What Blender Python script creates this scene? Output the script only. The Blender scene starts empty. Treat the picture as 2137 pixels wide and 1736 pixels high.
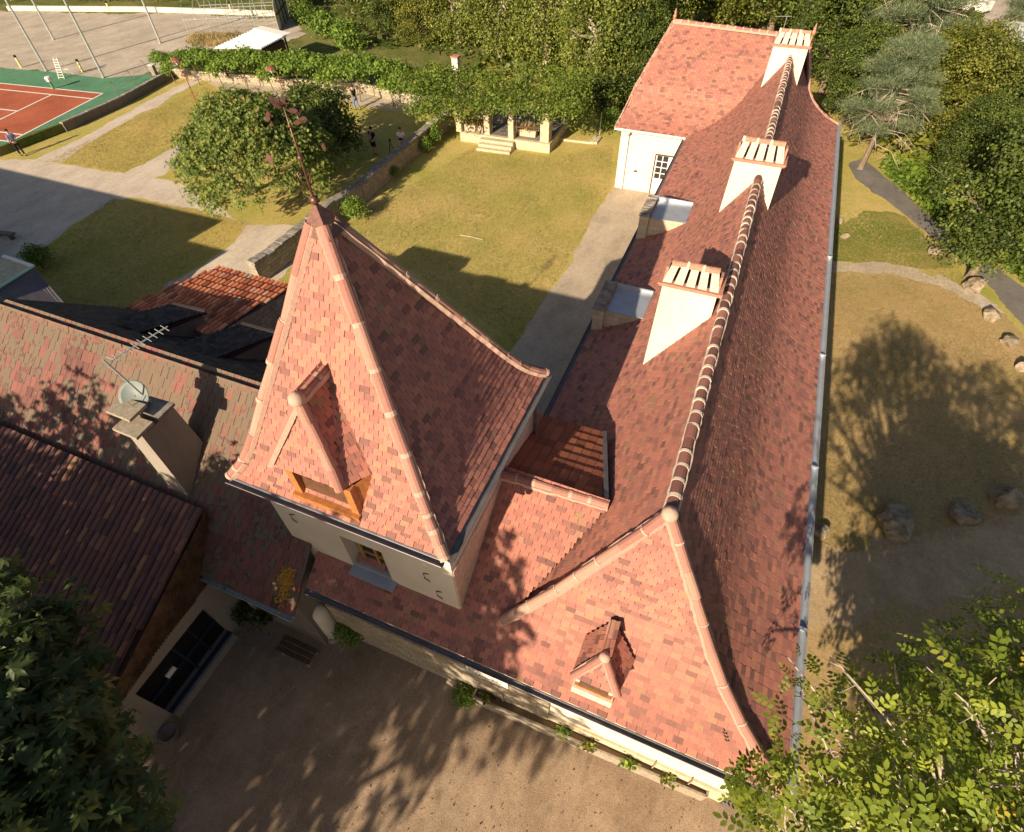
import bpy, bmesh, math, random
import numpy as np
from mathutils import Vector, Matrix
S = bpy.context.scene
C = S.collection
rad = math.radians
PI = math.pi
# ------------------------------------------------------------------ camera
CAM_H = 15.98; F = 1150.0; CX = 1068.5; CY = 868.0
YAW, PITCH, ROLL = -0.41608, 0.84945, -0.027505
_fh = Vector((math.sin(YAW), math.cos(YAW), 0)); _r0 = Vector((math.cos(YAW), -math.sin(YAW), 0))
_fw = _fh * math.cos(PITCH) + Vector((0, 0, -math.sin(PITCH))); _up = _r0.cross(_fw)
_R = _r0 * math.cos(ROLL) + _up * math.sin(ROLL); _U = -_r0 * math.sin(ROLL) + _up * math.cos(ROLL)
cd = bpy.data.cameras.new('camera'); cam = bpy.data.objects.new('camera', cd); C.objects.link(cam)
M = Matrix.Identity(4)
for i in range(3):
    M[i][0] = _R[i]; M[i][1] = _U[i]; M[i][2] = -_fw[i]
M[2][3] = CAM_H
cam.matrix_world = M
cd.sensor_fit = 'HORIZONTAL'; cd.angle = 2 * math.atan(CX / F); cd.clip_start = 0.1; cd.clip_end = 1000
S.camera = cam
# ------------------------------------------------------------------ light
SUN_AZ, SUN_EL = rad(10.3), rad(23.9)          # azimuth of travel from +Y towards +X
W = bpy.data.worlds.new('World'); S.world = W; W.use_nodes = True
wn = W.node_tree.nodes; sky = wn.new('ShaderNodeTexSky'); sky.sky_type = 'NISHITA'; sky.sun_disc = False
sky.sun_elevation = SUN_EL; sky.sun_rotation = SUN_AZ + PI; sky.air_density = 1.0; sky.dust_density = 2.0
W.node_tree.links.new(sky.outputs[0], wn['Background'].inputs[0]); wn['Background'].inputs[1].default_value = 0.05
sl = bpy.data.lights.new('sun', 'SUN'); sl.energy = 5.0; sl.angle = rad(0.5); sl.color = (1.0, 0.83, 0.60)
so = bpy.data.objects.new('sun', sl); C.objects.link(so)
_d = Vector((math.sin(SUN_AZ) * math.cos(SUN_EL), math.cos(SUN_AZ) * math.cos(SUN_EL), -math.sin(SUN_EL)))
so.rotation_euler = _d.to_track_quat('-Z', 'Y').to_euler(); so.location = (-20, -40, 60)
S.view_settings.view_transform = 'Standard'; S.view_settings.look = 'None'
S.view_settings.exposure = 0.85; S.view_settings.gamma = 1.0
S.cycles.max_bounces = 5; S.cycles.diffuse_bounces = 3; S.cycles.transmission_bounces = 3; S.cycles.transparent_max_bounces = 4
# ------------------------------------------------------------------ placing helpers
def ray(px, py):
    return _R * ((px - CX) / F) - _U * ((py - CY) / F) + _fw
def at(px, py, z=0.0):
    d = ray(px, py); t = (z - CAM_H) / d.z; return Vector((d.x * t, d.y * t, z))
def atY(px, py, Y):
    d = ray(px, py); t = Y / d.y; return Vector((d.x * t, Y, CAM_H + d.z * t))
def onv(px, py, b):                         # point on the upright plane through b that faces across the view
    d = ray(px, py); n = Vector((b[0], b[1], 0)); t = (n.x * b[0] + n.y * b[1]) / (n.x * d.x + n.y * d.y)
    return Vector((d.x * t, d.y * t, CAM_H + d.z * t))
V = lambda *a: Vector(a)
RS = np.random.RandomState
# ------------------------------------------------------------------ materials
MATS = {}
class NT:
    def __init__(s, name):
        s.m = bpy.data.materials.new(name); s.m.use_nodes = True; s.t = s.m.node_tree; s.n = s.t.nodes
        s.b = s.n['Principled BSDF']; s.b.inputs['Roughness'].default_value = 0.85
        s.b.inputs['Specular IOR Level'].default_value = 0.25
        MATS[name] = s.m
    def new(s, t, **k):
        n = s.n.new('ShaderNode' + t)
        for a, b in k.items(): setattr(n, a, b)
        return n
    def link(s, a, b): s.t.links.new(a, b)
    def coords(s, scale=None):
        tc = s.new('TexCoord'); g = s.new('NewGeometry')
        return g.outputs['Position']
    def noise(s, scale, detail=4, rough=0.6, vec=None, stretch=None):
        n = s.new('TexNoise'); n.inputs['Scale'].default_value = scale; n.inputs['Detail'].default_value = detail
        n.inputs['Roughness'].default_value = rough
        v = vec if vec is not None else s.coords()
        if stretch:
            mp = s.new('Mapping'); mp.inputs['Scale'].default_value = stretch; s.link(v, mp.inputs[0]); v = mp.outputs[0]
        s.link(v, n.inputs['Vector']); return n.outputs['Fac']
    def ramp(s, fac, stops, interp='LINEAR'):
        r = s.new('ValToRGB'); cr = r.color_ramp; cr.interpolation = interp
        while len(cr.elements) < len(stops): cr.elements.new(0.5)
        for e, (p, c) in zip(cr.elements, stops): e.position = p; e.color = (*c, 1) if len(c) == 3 else c
        s.link(fac, r.inputs[0]); return r.outputs[0]
    def mix(s, fac, a, b, mode='MIX'):
        m = s.new('Mix', data_type='RGBA', blend_type=mode)
        for k, v in (('Factor', fac), ('A', a), ('B', b)):
            i = [x for x in m.inputs if x.name == k and (x.type == ('VALUE' if k == 'Factor' else 'RGBA'))][0]
            if isinstance(v, (int, float)): i.default_value = v
            elif isinstance(v, tuple): i.default_value = (*v, 1)
            else: s.link(v, i)
        return [o for o in m.outputs if o.type == 'RGBA'][0]
    def attr(s, name='rnd'):
        a = s.new('Attribute'); a.attribute_name = name; return a.outputs['Fac']
    def base(s, c):
        if isinstance(c, tuple): s.b.inputs['Base Color'].default_value = (*c, 1)
        else: s.link(c, s.b.inputs['Base Color'])
    def rough(s, v): s.b.inputs['Roughness'].default_value = v
    def bump(s, h, strength=0.4, dist=0.02):
        b = s.new('Bump'); b.inputs['Strength'].default_value = strength; b.inputs['Distance'].default_value = dist
        s.link(h, b.inputs['Height']); s.link(b.outputs[0], s.b.inputs['Normal'])
def mplain(name, c, rough=0.7, var=0.25, scale=6.0, metal=0.0, bump=0.15):
    m = NT(name); n = m.noise(scale, 5, 0.65)
    lo = tuple(x * (1 - var) for x in c); hi = tuple(min(1, x * (1 + var)) for x in c)
    m.base(m.ramp(n, [(0.3, lo), (0.7, hi)])); m.rough(rough); m.b.inputs['Metallic'].default_value = metal
    if bump: m.bump(m.noise(scale * 6, 3), bump, 0.01)
    return m.m
def mtile(name, stops, stain=(0.12, 0.09, 0.08), stain_amt=0.25, lichen=None, zband=None):
    m = NT(name); c = m.ramp(m.attr(), stops)
    n = m.noise(28, 4); c = m.mix(0.35, c, m.ramp(n, [(0.3, (0.55, 0.5, 0.5)), (0.7, (1.25, 1.2, 1.2))]), 'MULTIPLY')
    n2 = m.noise(0.55, 5, 0.7); f = m.ramp(n2, [(0.45, (0, 0, 0)), (0.75, (1, 1, 1))])
    mm = m.new('Math', operation='MULTIPLY'); m.link(f, mm.inputs[0]); mm.inputs[1].default_value = stain_amt
    c = m.mix(mm.outputs[0], c, stain)
    if lichen:
        for sc, col, lo, hi, amt in lichen:
            n3 = m.noise(sc, 6, 0.72); n4 = m.noise(0.5, 3, 0.6)
            ad = m.new('Math', operation='ADD'); m.link(n3, ad.inputs[0]); m.link(n4, ad.inputs[1])
            if zband:
                sp = m.new('SeparateXYZ'); m.link(m.coords(), sp.inputs[0]); mr = m.new('MapRange'); m.link(sp.outputs[2], mr.inputs[0])
                mr.inputs[1].default_value = zband[0]; mr.inputs[2].default_value = zband[1]; mr.inputs[3].default_value = 0.01; mr.inputs[4].default_value = zband[2]
                a2 = m.new('Math', operation='ADD'); m.link(ad.outputs[0], a2.inputs[0]); m.link(mr.outputs[0], a2.inputs[1]); a3 = m.new('Math', operation='MULTIPLY_ADD'); m.link(m.attr(), a3.inputs[0]); a3.inputs[1].default_value = -0.3; m.link(a2.outputs[0], a3.inputs[2]); a4 = m.new('Math', operation='ADD'); m.link(a3.outputs[0], a4.inputs[0]); a4.inputs[1].default_value = 0.13; ad = a4
            f = m.ramp(ad.outputs[0], [(lo, (0, 0, 0)), (hi, (amt, amt, amt))])
            c = m.mix(f, c, col)
    m.base(c); m.rough(0.8); m.bump(n, 0.25, 0.006); return m.m
T_RED = mtile('plain_clay_tile', [(0.0, (0.19, 0.095, 0.08)), (0.1, (0.28, 0.128, 0.105)), (0.35, (0.375, 0.158, 0.124)), (0.7, (0.43, 0.174, 0.130)), (0.9, (0.475, 0.20, 0.143)), (0.97, (0.37, 0.195, 0.125)), (1.0, (0.31, 0.19, 0.115))], stain_amt=0.15)
T_BASE = mplain('under_tile', (0.05, 0.025, 0.022), 0.9)
T_BROWN = mtile('interlocking_brown_tile', [(0, (0.20, 0.07, 0.04)), (0.5, (0.29, 0.10, 0.055)), (1, (0.36, 0.13, 0.07))], stain_amt=0.15)
T_OLD = mtile('old_mossy_tile', [(0, (0.085, 0.048, 0.045)), (0.5, (0.16, 0.072, 0.06)), (1, (0.25, 0.105, 0.085))], stain=(0.08, 0.065, 0.06), stain_amt=0.5,
              lichen=[(6.5, (0.17, 0.13, 0.092), 0.98, 1.13, 0.8), (22, (0.30, 0.26, 0.19), 1.07, 1.19, 0.7)], zband=(4.9, 6.5, 0.07))
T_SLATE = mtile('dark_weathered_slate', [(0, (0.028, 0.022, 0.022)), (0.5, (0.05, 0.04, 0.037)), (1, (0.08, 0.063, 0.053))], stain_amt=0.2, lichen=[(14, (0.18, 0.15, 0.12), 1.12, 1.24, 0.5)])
T_CANAL = mtile('roman_tile', [(0, (0.12, 0.075, 0.075)), (0.4, (0.19, 0.095, 0.085)), (0.85, (0.25, 0.12, 0.095)), (0.95, (0.32, 0.16, 0.10)), (1, (0.38, 0.22, 0.11))], stain_amt=0.3)
T_BARN = mtile('barn_canal_tile', [(0, (0.26, 0.09, 0.05)), (0.3, (0.50, 0.15, 0.07)), (0.65, (0.66, 0.22, 0.10)), (0.9, (0.70, 0.31, 0.16)), (1, (0.52, 0.36, 0.26))], stain_amt=0.2)
CAP = mtile('ridge_cap_tile', [(0, (0.14, 0.065, 0.055)), (0.5, (0.24, 0.105, 0.085)), (1, (0.33, 0.15, 0.12))], stain_amt=0.1)
HIPC = mtile('hip_cap_tile', [(0, (0.30, 0.14, 0.11)), (0.5, (0.40, 0.19, 0.15)), (0.8, (0.44, 0.24, 0.18)), (1, (0.48, 0.29, 0.22))], stain_amt=0.1)
MORTAR = mplain('pale_mortar', (0.58, 0.47, 0.38), 0.9, 0.15, 20)
HMORT = mplain('pink_mortar', (0.47, 0.31, 0.245), 0.9, 0.15, 20)
def mplaster(name, c, dirt, amt=0.5):
    m = NT(name); n = m.noise(1.2, 6, 0.65); n2 = m.noise(14, 4)
    a = m.ramp(n, [(0.35, c), (0.75, tuple(x * 0.86 for x in c))])
    b = m.ramp(m.noise(0.9, 5, 0.7, stretch=(1, 1, 0.25)), [(0.5, (0, 0, 0)), (0.8, (amt, amt, amt))])
    m.base(m.mix(b, a, dirt)); m.rough(0.92); m.bump(n2, 0.2, 0.01); return m.m
PLASTER = mplaster('cream_plaster', (0.72, 0.64, 0.53), (0.52, 0.43, 0.33), 0.4)
CHIMP = mplaster('chimney_render', (0.70, 0.62, 0.51), (0.40, 0.32, 0.25), 0.75)
GREYREND = mplaster('grey_render', (0.30, 0.26, 0.22), (0.15, 0.12, 0.10), 0.8)
DARKREND = mplaster('dark_render', (0.20, 0.17, 0.15), (0.09, 0.075, 0.065), 0.8)
WHITE = mplain('white_paint', (0.78, 0.75, 0.70), 0.6, 0.06)
def mstone(name, cols, mortar, scale=1.0, bw=0.45, bh=0.2, wob=0.04):
    m = NT(name); tc = m.new('TexCoord')
    br = m.new('TexBrick'); br.offset = 0.5; br.inputs['Scale'].default_value = scale
    br.inputs['Brick Width'].default_value = bw; br.inputs['Row Height'].default_value = bh; br.inputs['Mortar Size'].default_value = 0.012
    br.inputs['Color1'].default_value = (*cols[0], 1); br.inputs['Color2'].default_value = (*cols[1], 1); br.inputs['Mortar'].default_value = (*mortar, 1)
    nz = m.new('TexNoise'); nz.inputs['Scale'].default_value = 3.5; m.link(m.coords(), nz.inputs['Vector']); va = m.new('VectorMath', operation='MULTIPLY_ADD'); m.link(nz.outputs['Color'], va.inputs[0]); va.inputs[1].default_value = (wob, wob, 0); m.link(tc.outputs['UV'], va.inputs[2]); m.link(va.outputs[0], br.inputs['Vector'])
    n = m.noise(5, 6, 0.7); c = m.mix(0.6, br.outputs['Color'], m.ramp(n, [(0.25, (0.55, 0.52, 0.5)), (0.75, (1.3, 1.25, 1.2))]), 'MULTIPLY')
    m.base(c); m.rough(0.95); m.bump(n, 0.5, 0.03); return m.m
STONE = mstone('limestone_block', ((0.58, 0.50, 0.36), (0.50, 0.42, 0.29)), (0.42, 0.36, 0.28))
RUBBLE = mstone('rubble_stone', ((0.44, 0.37, 0.28), (0.30, 0.26, 0.20)), (0.19, 0.165, 0.13), 1, 0.34, 0.18, 0.22)
CAPSTONE = mplain('weathered_cap_stone', (0.26, 0.23, 0.20), 0.95, 0.5, 4, bump=0.6)
ROCK = mplain('rock_limestone', (0.27, 0.215, 0.15), 0.95, 0.6, 3.5, bump=0.8)
ZINC = mplain('zinc_sheet', (0.38, 0.41, 0.46), 0.38, 0.1, 3, 0.35, 0.05)
DZINC = mplain('weathered_zinc', (0.17, 0.16, 0.17), 0.45, 0.2, 3, 0.35, 0.05)
COPPER = mplain('brown_copper', (0.16, 0.08, 0.065), 0.4, 0.3, 20, 0.5, 0.05)
REDMETAL = mplain('maroon_metal', (0.26, 0.07, 0.07), 0.5, 0.15, 10)
STEEL = mplain('galvanised_steel', (0.40, 0.43, 0.42), 0.45, 0.15, 8, 0.4, 0.05)
ORANGEWOOD = mplain('varnished_orange_wood', (0.38, 0.15, 0.05), 0.45, 0.25, 9)
YELLOWWOOD = mplain('varnished_yellow_wood', (0.40, 0.23, 0.055), 0.45, 0.25, 9)
DARKWOOD = mplain('dark_wood', (0.10, 0.06, 0.04), 0.7, 0.3, 9)
BROWNCLAD = mplain('rusty_brown_cladding', (0.11, 0.06, 0.035), 0.85, 0.6, 3)
GREYWOOD = mplain('weathered_plank', (0.30, 0.25, 0.19), 0.85, 0.3, 12)
TERRA = mplain('terracotta', (0.45, 0.21, 0.145), 0.8, 0.25, 9)
SLAB = mplain('chimney_slab', (0.66, 0.51, 0.40), 0.9, 0.22, 7)
BLACK = mplain('dark_opening', (0.012, 0.011, 0.012), 0.35, 0.3, 3, bump=0)
g = NT('window_glass'); g.base((0.03, 0.03, 0.035)); g.rough(0.08); g.b.inputs['Specular IOR Level'].default_value = 0.6; GLASS = g.m
BARK = mplain('bark', (0.20, 0.15, 0.11), 0.95, 0.4, 12, bump=0.6)
PALEBARK = mplain('pale_bark', (0.42, 0.35, 0.28), 0.95, 0.3, 12, bump=0.4)
def mleaf(name, stops, trans=0.3, rough=0.5):
    m = NT(name); c = m.ramp(m.attr(), stops)
    m.base(c); m.rough(rough); m.b.inputs['Specular IOR Level'].default_value = 0.3
    tr = m.new('BsdfTranslucent'); hs = m.mix(0.5, c, (1.3, 1.25, 0.5), 'MULTIPLY'); m.link(hs, tr.inputs['Color'])
    mx = m.new('MixShader'); mx.inputs[0].default_value = trans
    m.link(m.b.outputs[0], mx.inputs[1]); m.link(tr.outputs[0], mx.inputs[2]); m.link(mx.outputs[0], m.n['Material Output'].inputs[0]); return m.m
L_CHEST = mleaf('chestnut_leaf', [(0, (0.03, 0.05, 0.01)), (0.6, (0.06, 0.09, 0.02)), (0.93, (0.11, 0.14, 0.03)), (1, (0.30, 0.17, 0.06))])
mleaf('chestnut_leaf_dry', [(0, (.20, .13, .08)), (1, (.42, .30, .17))])
L_MOSS = mleaf('orange_lichen', [(0, (.45, .20, .02)), (1, (.62, .34, .04))], .05)
L_WALNUT = mleaf('walnut_leaf', [(0, (0.09, 0.13, 0.014)), (0.5, (0.20, 0.26, 0.03)), (0.9, (0.34, 0.38, 0.045)), (1, (0.46, 0.37, 0.05))], 0.35)
L_MAG = mleaf('loquat_leaf', [(0, (0.05, 0.08, 0.015)), (0.5, (0.15, 0.20, 0.04)), (0.85, (0.28, 0.32, 0.07)), (0.97, (0.34, 0.32, 0.09)), (1, (0.38, 0.2, 0.08))], 0.25, 0.45)
L_DARK = mleaf('dark_leaf', [(0, (0.025, 0.04, 0.01)), (0.5, (0.085, 0.12, 0.025)), (0.8, (0.15, 0.19, 0.035)), (1, (0.23, 0.25, 0.05))])
L_VINE = mleaf('trained_lime_leaf', [(0, (0.078, 0.139, 0.023)), (0.6, (0.171, 0.264, 0.039)), (1, (0.295, 0.388, 0.062))], 0.35)
L_PERG = mleaf('pergola_vine_leaf', [(0, (0.068, 0.112, 0.018)), (0.6, (0.150, 0.210, 0.030)), (1, (0.285, 0.330, 0.053))], 0.35)
L_WILLOW = mleaf('willow_leaf', [(0, (0.045, 0.07, 0.012)), (0.45, (0.14, 0.18, 0.03)), (0.8, (0.27, 0.29, 0.055)), (1, (0.42, 0.40, 0.10))], 0.3)
L_PINE = mleaf('blue_green_needle', [(0, (0.06, 0.095, 0.045)), (0.6, (0.15, 0.19, 0.10)), (1, (0.26, 0.28, 0.15))], 0.15)
L_OLIVE = mleaf('olive_green_leaf', [(0, (0.04, 0.055, 0.01)), (0.5, (0.14, 0.16, 0.025)), (0.8, (0.25, 0.25, 0.045)), (1, (0.36, 0.33, 0.08))], 0.3)
L_GRASS = mleaf('grass_blade', [(0, (0.20, 0.165, 0.06)), (0.5, (0.38, 0.29, 0.13)), (1, (0.54, 0.42, 0.22))], 0.3)
L_IVY = mleaf('ivy_leaf', [(0, (0.070, 0.126, 0.021)), (0.6, (0.168, 0.252, 0.035)), (1, (0.336, 0.392, 0.070))], 0.3)
L_YEL = mleaf('yellow_green_leaf', [(0, (0.12, 0.13, 0.02)), (0.6, (0.28, 0.26, 0.03)), (1, (0.45, 0.38, 0.05))], 0.3)
# ------------------------------------------------------------------ mesh helpers
class MB:
    def __init__(s): s.v = []; s.f = []; s.mi = []; s.rnd = []; s.uv = {}; s.cur = 0
    def quad(s, *p, r=0.5):
        i = len(s.v); s.v += [tuple(x) for x in p]; s.f.append(tuple(range(i, i + len(p)))); s.mi.append(s.cur); s.rnd += [r] * len(p)
    def box(s, x0, x1, y0, y1, z0, z1, r=0.5):
        s.hexa([V(x0, y0, z0), V(x1, y0, z0), V(x1, y1, z0), V(x0, y1, z0)], [V(x0, y0, z1), V(x1, y0, z1), V(x1, y1, z1), V(x0, y1, z1)], r)
    def hexa(s, b, t, r=0.5):               # bottom ring, top ring (ccw from above)
        n = len(b); i = len(s.v); s.v += [tuple(x) for x in b] + [tuple(x) for x in t]; s.rnd += [r] * (2 * n)
        fs = [tuple(i + k for k in range(n - 1, -1, -1)), tuple(i + n + k for k in range(n))]
        fs += [(i + k, i + (k + 1) % n, i + n + (k + 1) % n, i + n + k) for k in range(n)]
        s.f += fs; s.mi += [s.cur] * len(fs)
    def prism(s, poly, z0, z1, r=0.5):
        a = sum(p[0] * q[1] - q[0] * p[1] for p, q in zip(poly, poly[1:] + poly[:1]))
        if a < 0: poly = poly[::-1]
        s.hexa([V(p[0], p[1], z0) for p in poly], [V(p[0], p[1], z1) for p in poly], r)
    def slab(s, poly, t, r=0.5):            # polygon given thickness t straight down
        s.hexa([Vector(p) - V(0, 0, t) for p in poly], [Vector(p) for p in poly], r)
    def bar(s, a, b, w, h=None, r=0.5, up=V(0, 0, 1)):
        a = Vector(a); b = Vector(b); h = h or w; d = (b - a).normalized()
        if abs(d.dot(up)) > 0.98: up = V(0, 1, 0)
        x = d.cross(up).normalized() * w / 2; y = x.cross(d).normalized() * h / 2
        s.hexa([a - x - y, a + x - y, a + x + y, a - x + y][::-1], [b - x - y, b + x - y, b + x + y, b - x + y][::-1], r)
    def tube(s, pts, r, n=8, rv=0.5, cap=True):
        pts = [Vector(p) for p in pts]; rr = r if isinstance(r, (list, tuple)) else [r] * len(pts)
        i0 = len(s.v); up = V(0.31, 0.2, 0.93)
        for k, p in enumerate(pts):
            d = (pts[min(k + 1, len(pts) - 1)] - pts[max(k - 1, 0)]).normalized()
            x = d.cross(up)
            if x.length < 1e-3: x = d.cross(V(1, 0, 0))
            x.normalize(); y = x.cross(d)
            for j in range(n):
                a = 2 * PI * j / n; s.v.append(tuple(p + x * math.cos(a) * rr[k] + y * math.sin(a) * rr[k])); s.rnd.append(rv)
        for k in range(len(pts) - 1):
            for j in range(n):
                a = i0 + k * n + j; b = i0 + k * n + (j + 1) % n; s.f.append((a, b, b + n, a + n)); s.mi.append(s.cur)
        if cap:
            s.f.append(tuple(i0 + j for j in range(n - 1, -1, -1))); s.mi.append(s.cur)
            e = i0 + (len(pts) - 1) * n; s.f.append(tuple(e + j for j in range(n))); s.mi.append(s.cur)
    def lathe(s, c, prof, n=14, r=0.5):
        c = Vector(c); i0 = len(s.v)
        for (q, z) in prof:
            for j in range(n):
                a = 2 * PI * j / n; s.v.append((c.x + q * math.cos(a), c.y + q * math.sin(a), c.z + z)); s.rnd.append(r)
        for k in range(len(prof) - 1):
            for j in range(n):
                a = i0 + k * n + j; b = i0 + k * n + (j + 1) % n; s.f.append((a, b, b + n, a + n)); s.mi.append(s.cur)
        s.f.append(tuple(i0 + j for j in range(n - 1, -1, -1))); e = i0 + (len(prof) - 1) * n; s.f.append(tuple(e + j for j in range(n))); s.mi += [s.cur] * 2
    def ball(s, c, r, n=12, sc=(1, 1, 1), rv=0.5):
        m = n // 2; prof = [(max(0.001, math.sin(PI * k / m)) * r, -math.cos(PI * k / m) * r) for k in range(m + 1)]
        i0 = len(s.v); s.lathe((0, 0, 0), prof, n, rv); c = Vector(c)
        for i in range(i0, len(s.v)):
            x = s.v[i]; s.v[i] = (c.x + x[0] * sc[0], c.y + x[1] * sc[1], c.z + x[2] * sc[2])
    def build(s, name, mats, parent=None, smooth=False, uvbox=False):
        me = bpy.data.meshes.new(name); me.from_pydata(s.v, [], s.f)
        for m in (mats if isinstance(mats, (list, tuple)) else [mats]): me.materials.append(m)
        if len(me.materials) > 1: me.polygons.foreach_set('material_index', s.mi)
        a = me.attributes.new('rnd', 'FLOAT', 'POINT'); a.data.foreach_set('value', s.rnd)
        if uvbox:
            uvl = me.uv_layers.new(name='UVMap'); 
            for p in me.polygons:
                n = p.normal
                for li in p.loop_indices:
                    co = me.vertices[me.loops[li].vertex_index].co
                    if abs(n.z) > 0.8: uv = (co.x, co.y)
                    else:
                        t = Vector((-n.y, n.x, 0)); t = t.normalized() if t.length > 1e-4 else V(1, 0, 0); uv = (co.dot(t), co.z)
                    uvl.data[li].uv = uv
        if smooth: me.polygons.foreach_set('use_smooth', [True] * len(me.polygons))
        me.update(); o = bpy.data.objects.new(name, me); C.objects.link(o)
        if parent: attach(o, parent)
        return o
def attach(o, p):
    o.parent = p; bpy.context.view_layer.update() if False else None
    o.matrix_parent_inverse = Matrix.Translation(-root_loc(p))
def root_loc(p):
    v = Vector((0, 0, 0))
    while p is not None:
        if p.type == 'EMPTY': v = v + p.location
        p = p.parent
    return v
def thing(name, label, cat, loc=(0, 0, 0), group=None):
    o = bpy.data.objects.new(name, None); C.objects.link(o); o.location = loc; o.empty_display_size = 0.3
    o['label'] = label; o['category'] = cat
    if group: o['group'] = group
    return o
def tag(o, label, cat, group=None):
    o['label'] = label; o['category'] = cat
    if group: o['group'] = group
    return o
def struct(o, kind='structure', label=None, cat=None):
    o['kind'] = kind
    if label: o['label'] = label
    if cat: o['category'] = cat
    return o
def part(name, mb, mats, parent, smooth=False, uvbox=False):
    # part meshes are written in world coordinates, then moved into the local space of the thing
    off = root_loc(parent); mb.v = [(a - off.x, b - off.y, c - off.z) for a, b, c in mb.v]
    o = mb.build(name, mats, None, smooth, uvbox); o.parent = parent; return o
# ------------------------------------------------------------------ roofs
def frame(poly, udir):
    P = [Vector(p) for p in poly]; n = V(0, 0, 0)
    for i in range(len(P)): n += P[i].cross(P[(i + 1) % len(P)])
    n.normalize()
    if n.z < 0: n = -n
    u = Vector(udir); u = (u - n * u.dot(n)).normalized(); v = n.cross(u)
    if v.z < 0: u = -u; v = n.cross(u)
    return P[0], u, v, n
def span(pts, y):
    xs = []
    for (a, b), (c, d) in zip(pts, pts[1:] + pts[:1]):
        if (b <= y < d) or (d <= y < b): xs.append(a + (c - a) * (y - b) / (d - b))
    return (min(xs), max(xs)) if len(xs) >= 2 else None
def tiles(mb, poly, udir, w=0.2, h=0.13, t=0.021, seed=0, stag=0.5, over=0.05, mi_t=0, mi_b=1, jit=1.0, drop=0.03, k0=0):
    r = RS(seed); o, u, v, n = frame(poly, udir)
    base = [Vector(p) - n * drop for p in poly]
    mb.cur = mi_b
    if (base[1] - base[0]).cross(base[2] - base[0]).dot(n) < 0: base = base[::-1]
    mb.quad(*base)
    pts = [((Vector(p) - o).dot(u), (Vector(p) - o).dot(v)) for p in poly]
    v0 = min(p[1] for p in pts); v1 = max(p[1] for p in pts); mb.cur = mi_t
    for k in range(int((v1 - v0) / h) + 1):
        y = v0 + k * h; s = span(pts, min(y + h * 0.5, v1 - 1e-4))
        if not s: continue
        off = ((k + k0) * stag % 1.0) * w + r.uniform(-0.012, 0.012) * jit
        for c in range(int(math.floor((s[0] - off) / w)), int(math.ceil((s[1] - off) / w)) + 1):
            a = max(c * w + off + 0.005, s[0]); b = min((c + 1) * w + off - 0.005, s[1])
            if b - a < 0.02: continue
            z = r.uniform(-0.003, 0.006) * jit; e = r.uniform(-0.006, 0.006) * jit; q = r.uniform(-0.004, 0.004) * jit
            A = o + u * a + v * (y + e + q) + n * (t + z); B = o + u * b + v * (y + e - q) + n * (t + z + r.uniform(-0.003, 0.003) * jit)
            Cc = o + u * b + v * (y + h + over) + n * (z * 0.3); D = o + u * a + v * (y + h + over) + n * (z * 0.3)
            rv = r.uniform()
            i = len(mb.v); mb.v += [tuple(A), tuple(B), tuple(Cc), tuple(D), tuple(A - n * (t + 0.012)), tuple(B - n * (t + 0.012))]
            mb.rnd += [rv] * 6; mb.f += [(i, i + 1, i + 2, i + 3), (i + 4, i + 5, i + 1, i), (i + 4, i, i + 3), (i + 5, i + 2, i + 1)]; mb.mi += [mi_t] * 4
def canal(mb, poly, udir, w=0.2, h=0.36, rr=0.075, seed=0, mi_t=0, mi_b=1):
    # rows of half-round cover tiles running up the slope over a pan sheet
    r = RS(seed); o, u, v, n = frame(poly, udir)
    base = [Vector(p) - n * 0.02 for p in poly]; mb.cur = mi_b
    if (base[1] - base[0]).cross(base[2] - base[0]).dot(n) < 0: base = base[::-1]
    mb.quad(*base); mb.cur = mi_t
    pts = [((Vector(p) - o).dot(u), (Vector(p) - o).dot(v)) for p in poly]
    v0 = min(p[1] for p in pts); v1 = max(p[1] for p in pts); u0 = min(p[0] for p in pts); u1 = max(p[0] for p in pts)
    vp = [(b, a) for a, b in pts]; NS = 7
    for c in range(int((u1 - u0) / w)):
        uc = u0 + (c + 0.5) * w; s = span(vp, uc)
        if not s: continue
        y = s[0]
        while y < s[1] - 0.05:
            ye = min(y + h, s[1]); rv = r.uniform(); i = len(mb.v); jz = r.uniform(-0.006, 0.006); ju = r.uniform(-0.008, 0.008)
            for yy, lift, rs in ((y, 0.03, 1.08), (ye + 0.03, 0.0, 0.92)):
                for k in range(NS):
                    a = PI * k / (NS - 1); p = o + u * (uc + ju + rr * rs * math.cos(a)) + v * yy + n * (rr * rs * math.sin(a) * 0.85 + lift + jz)
                    mb.v.append(tuple(p)); mb.rnd.append(rv)
            for k in range(NS - 1): mb.f.append((i + k, i + NS + k, i + NS + k + 1, i + k + 1)); mb.mi.append(mi_t)
            mb.f.append(tuple(i + k for k in range(NS))); mb.mi.append(mi_t)
            y = ye
        # pan between covers
        y = s[0]
        while y < s[1] - 0.05:
            ye = min(y + h, s[1]); rv = r.uniform() * 0.7; a = uc + rr; b = uc + w - rr
            mb.quad(o + u * a + v * y + n * 0.025, o + u * b + v * y + n * 0.025, o + u * b + v * (ye + .02) + n * 0.003, o + u * a + v * (ye + .02) + n * 0.003, r=rv); y = ye
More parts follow.
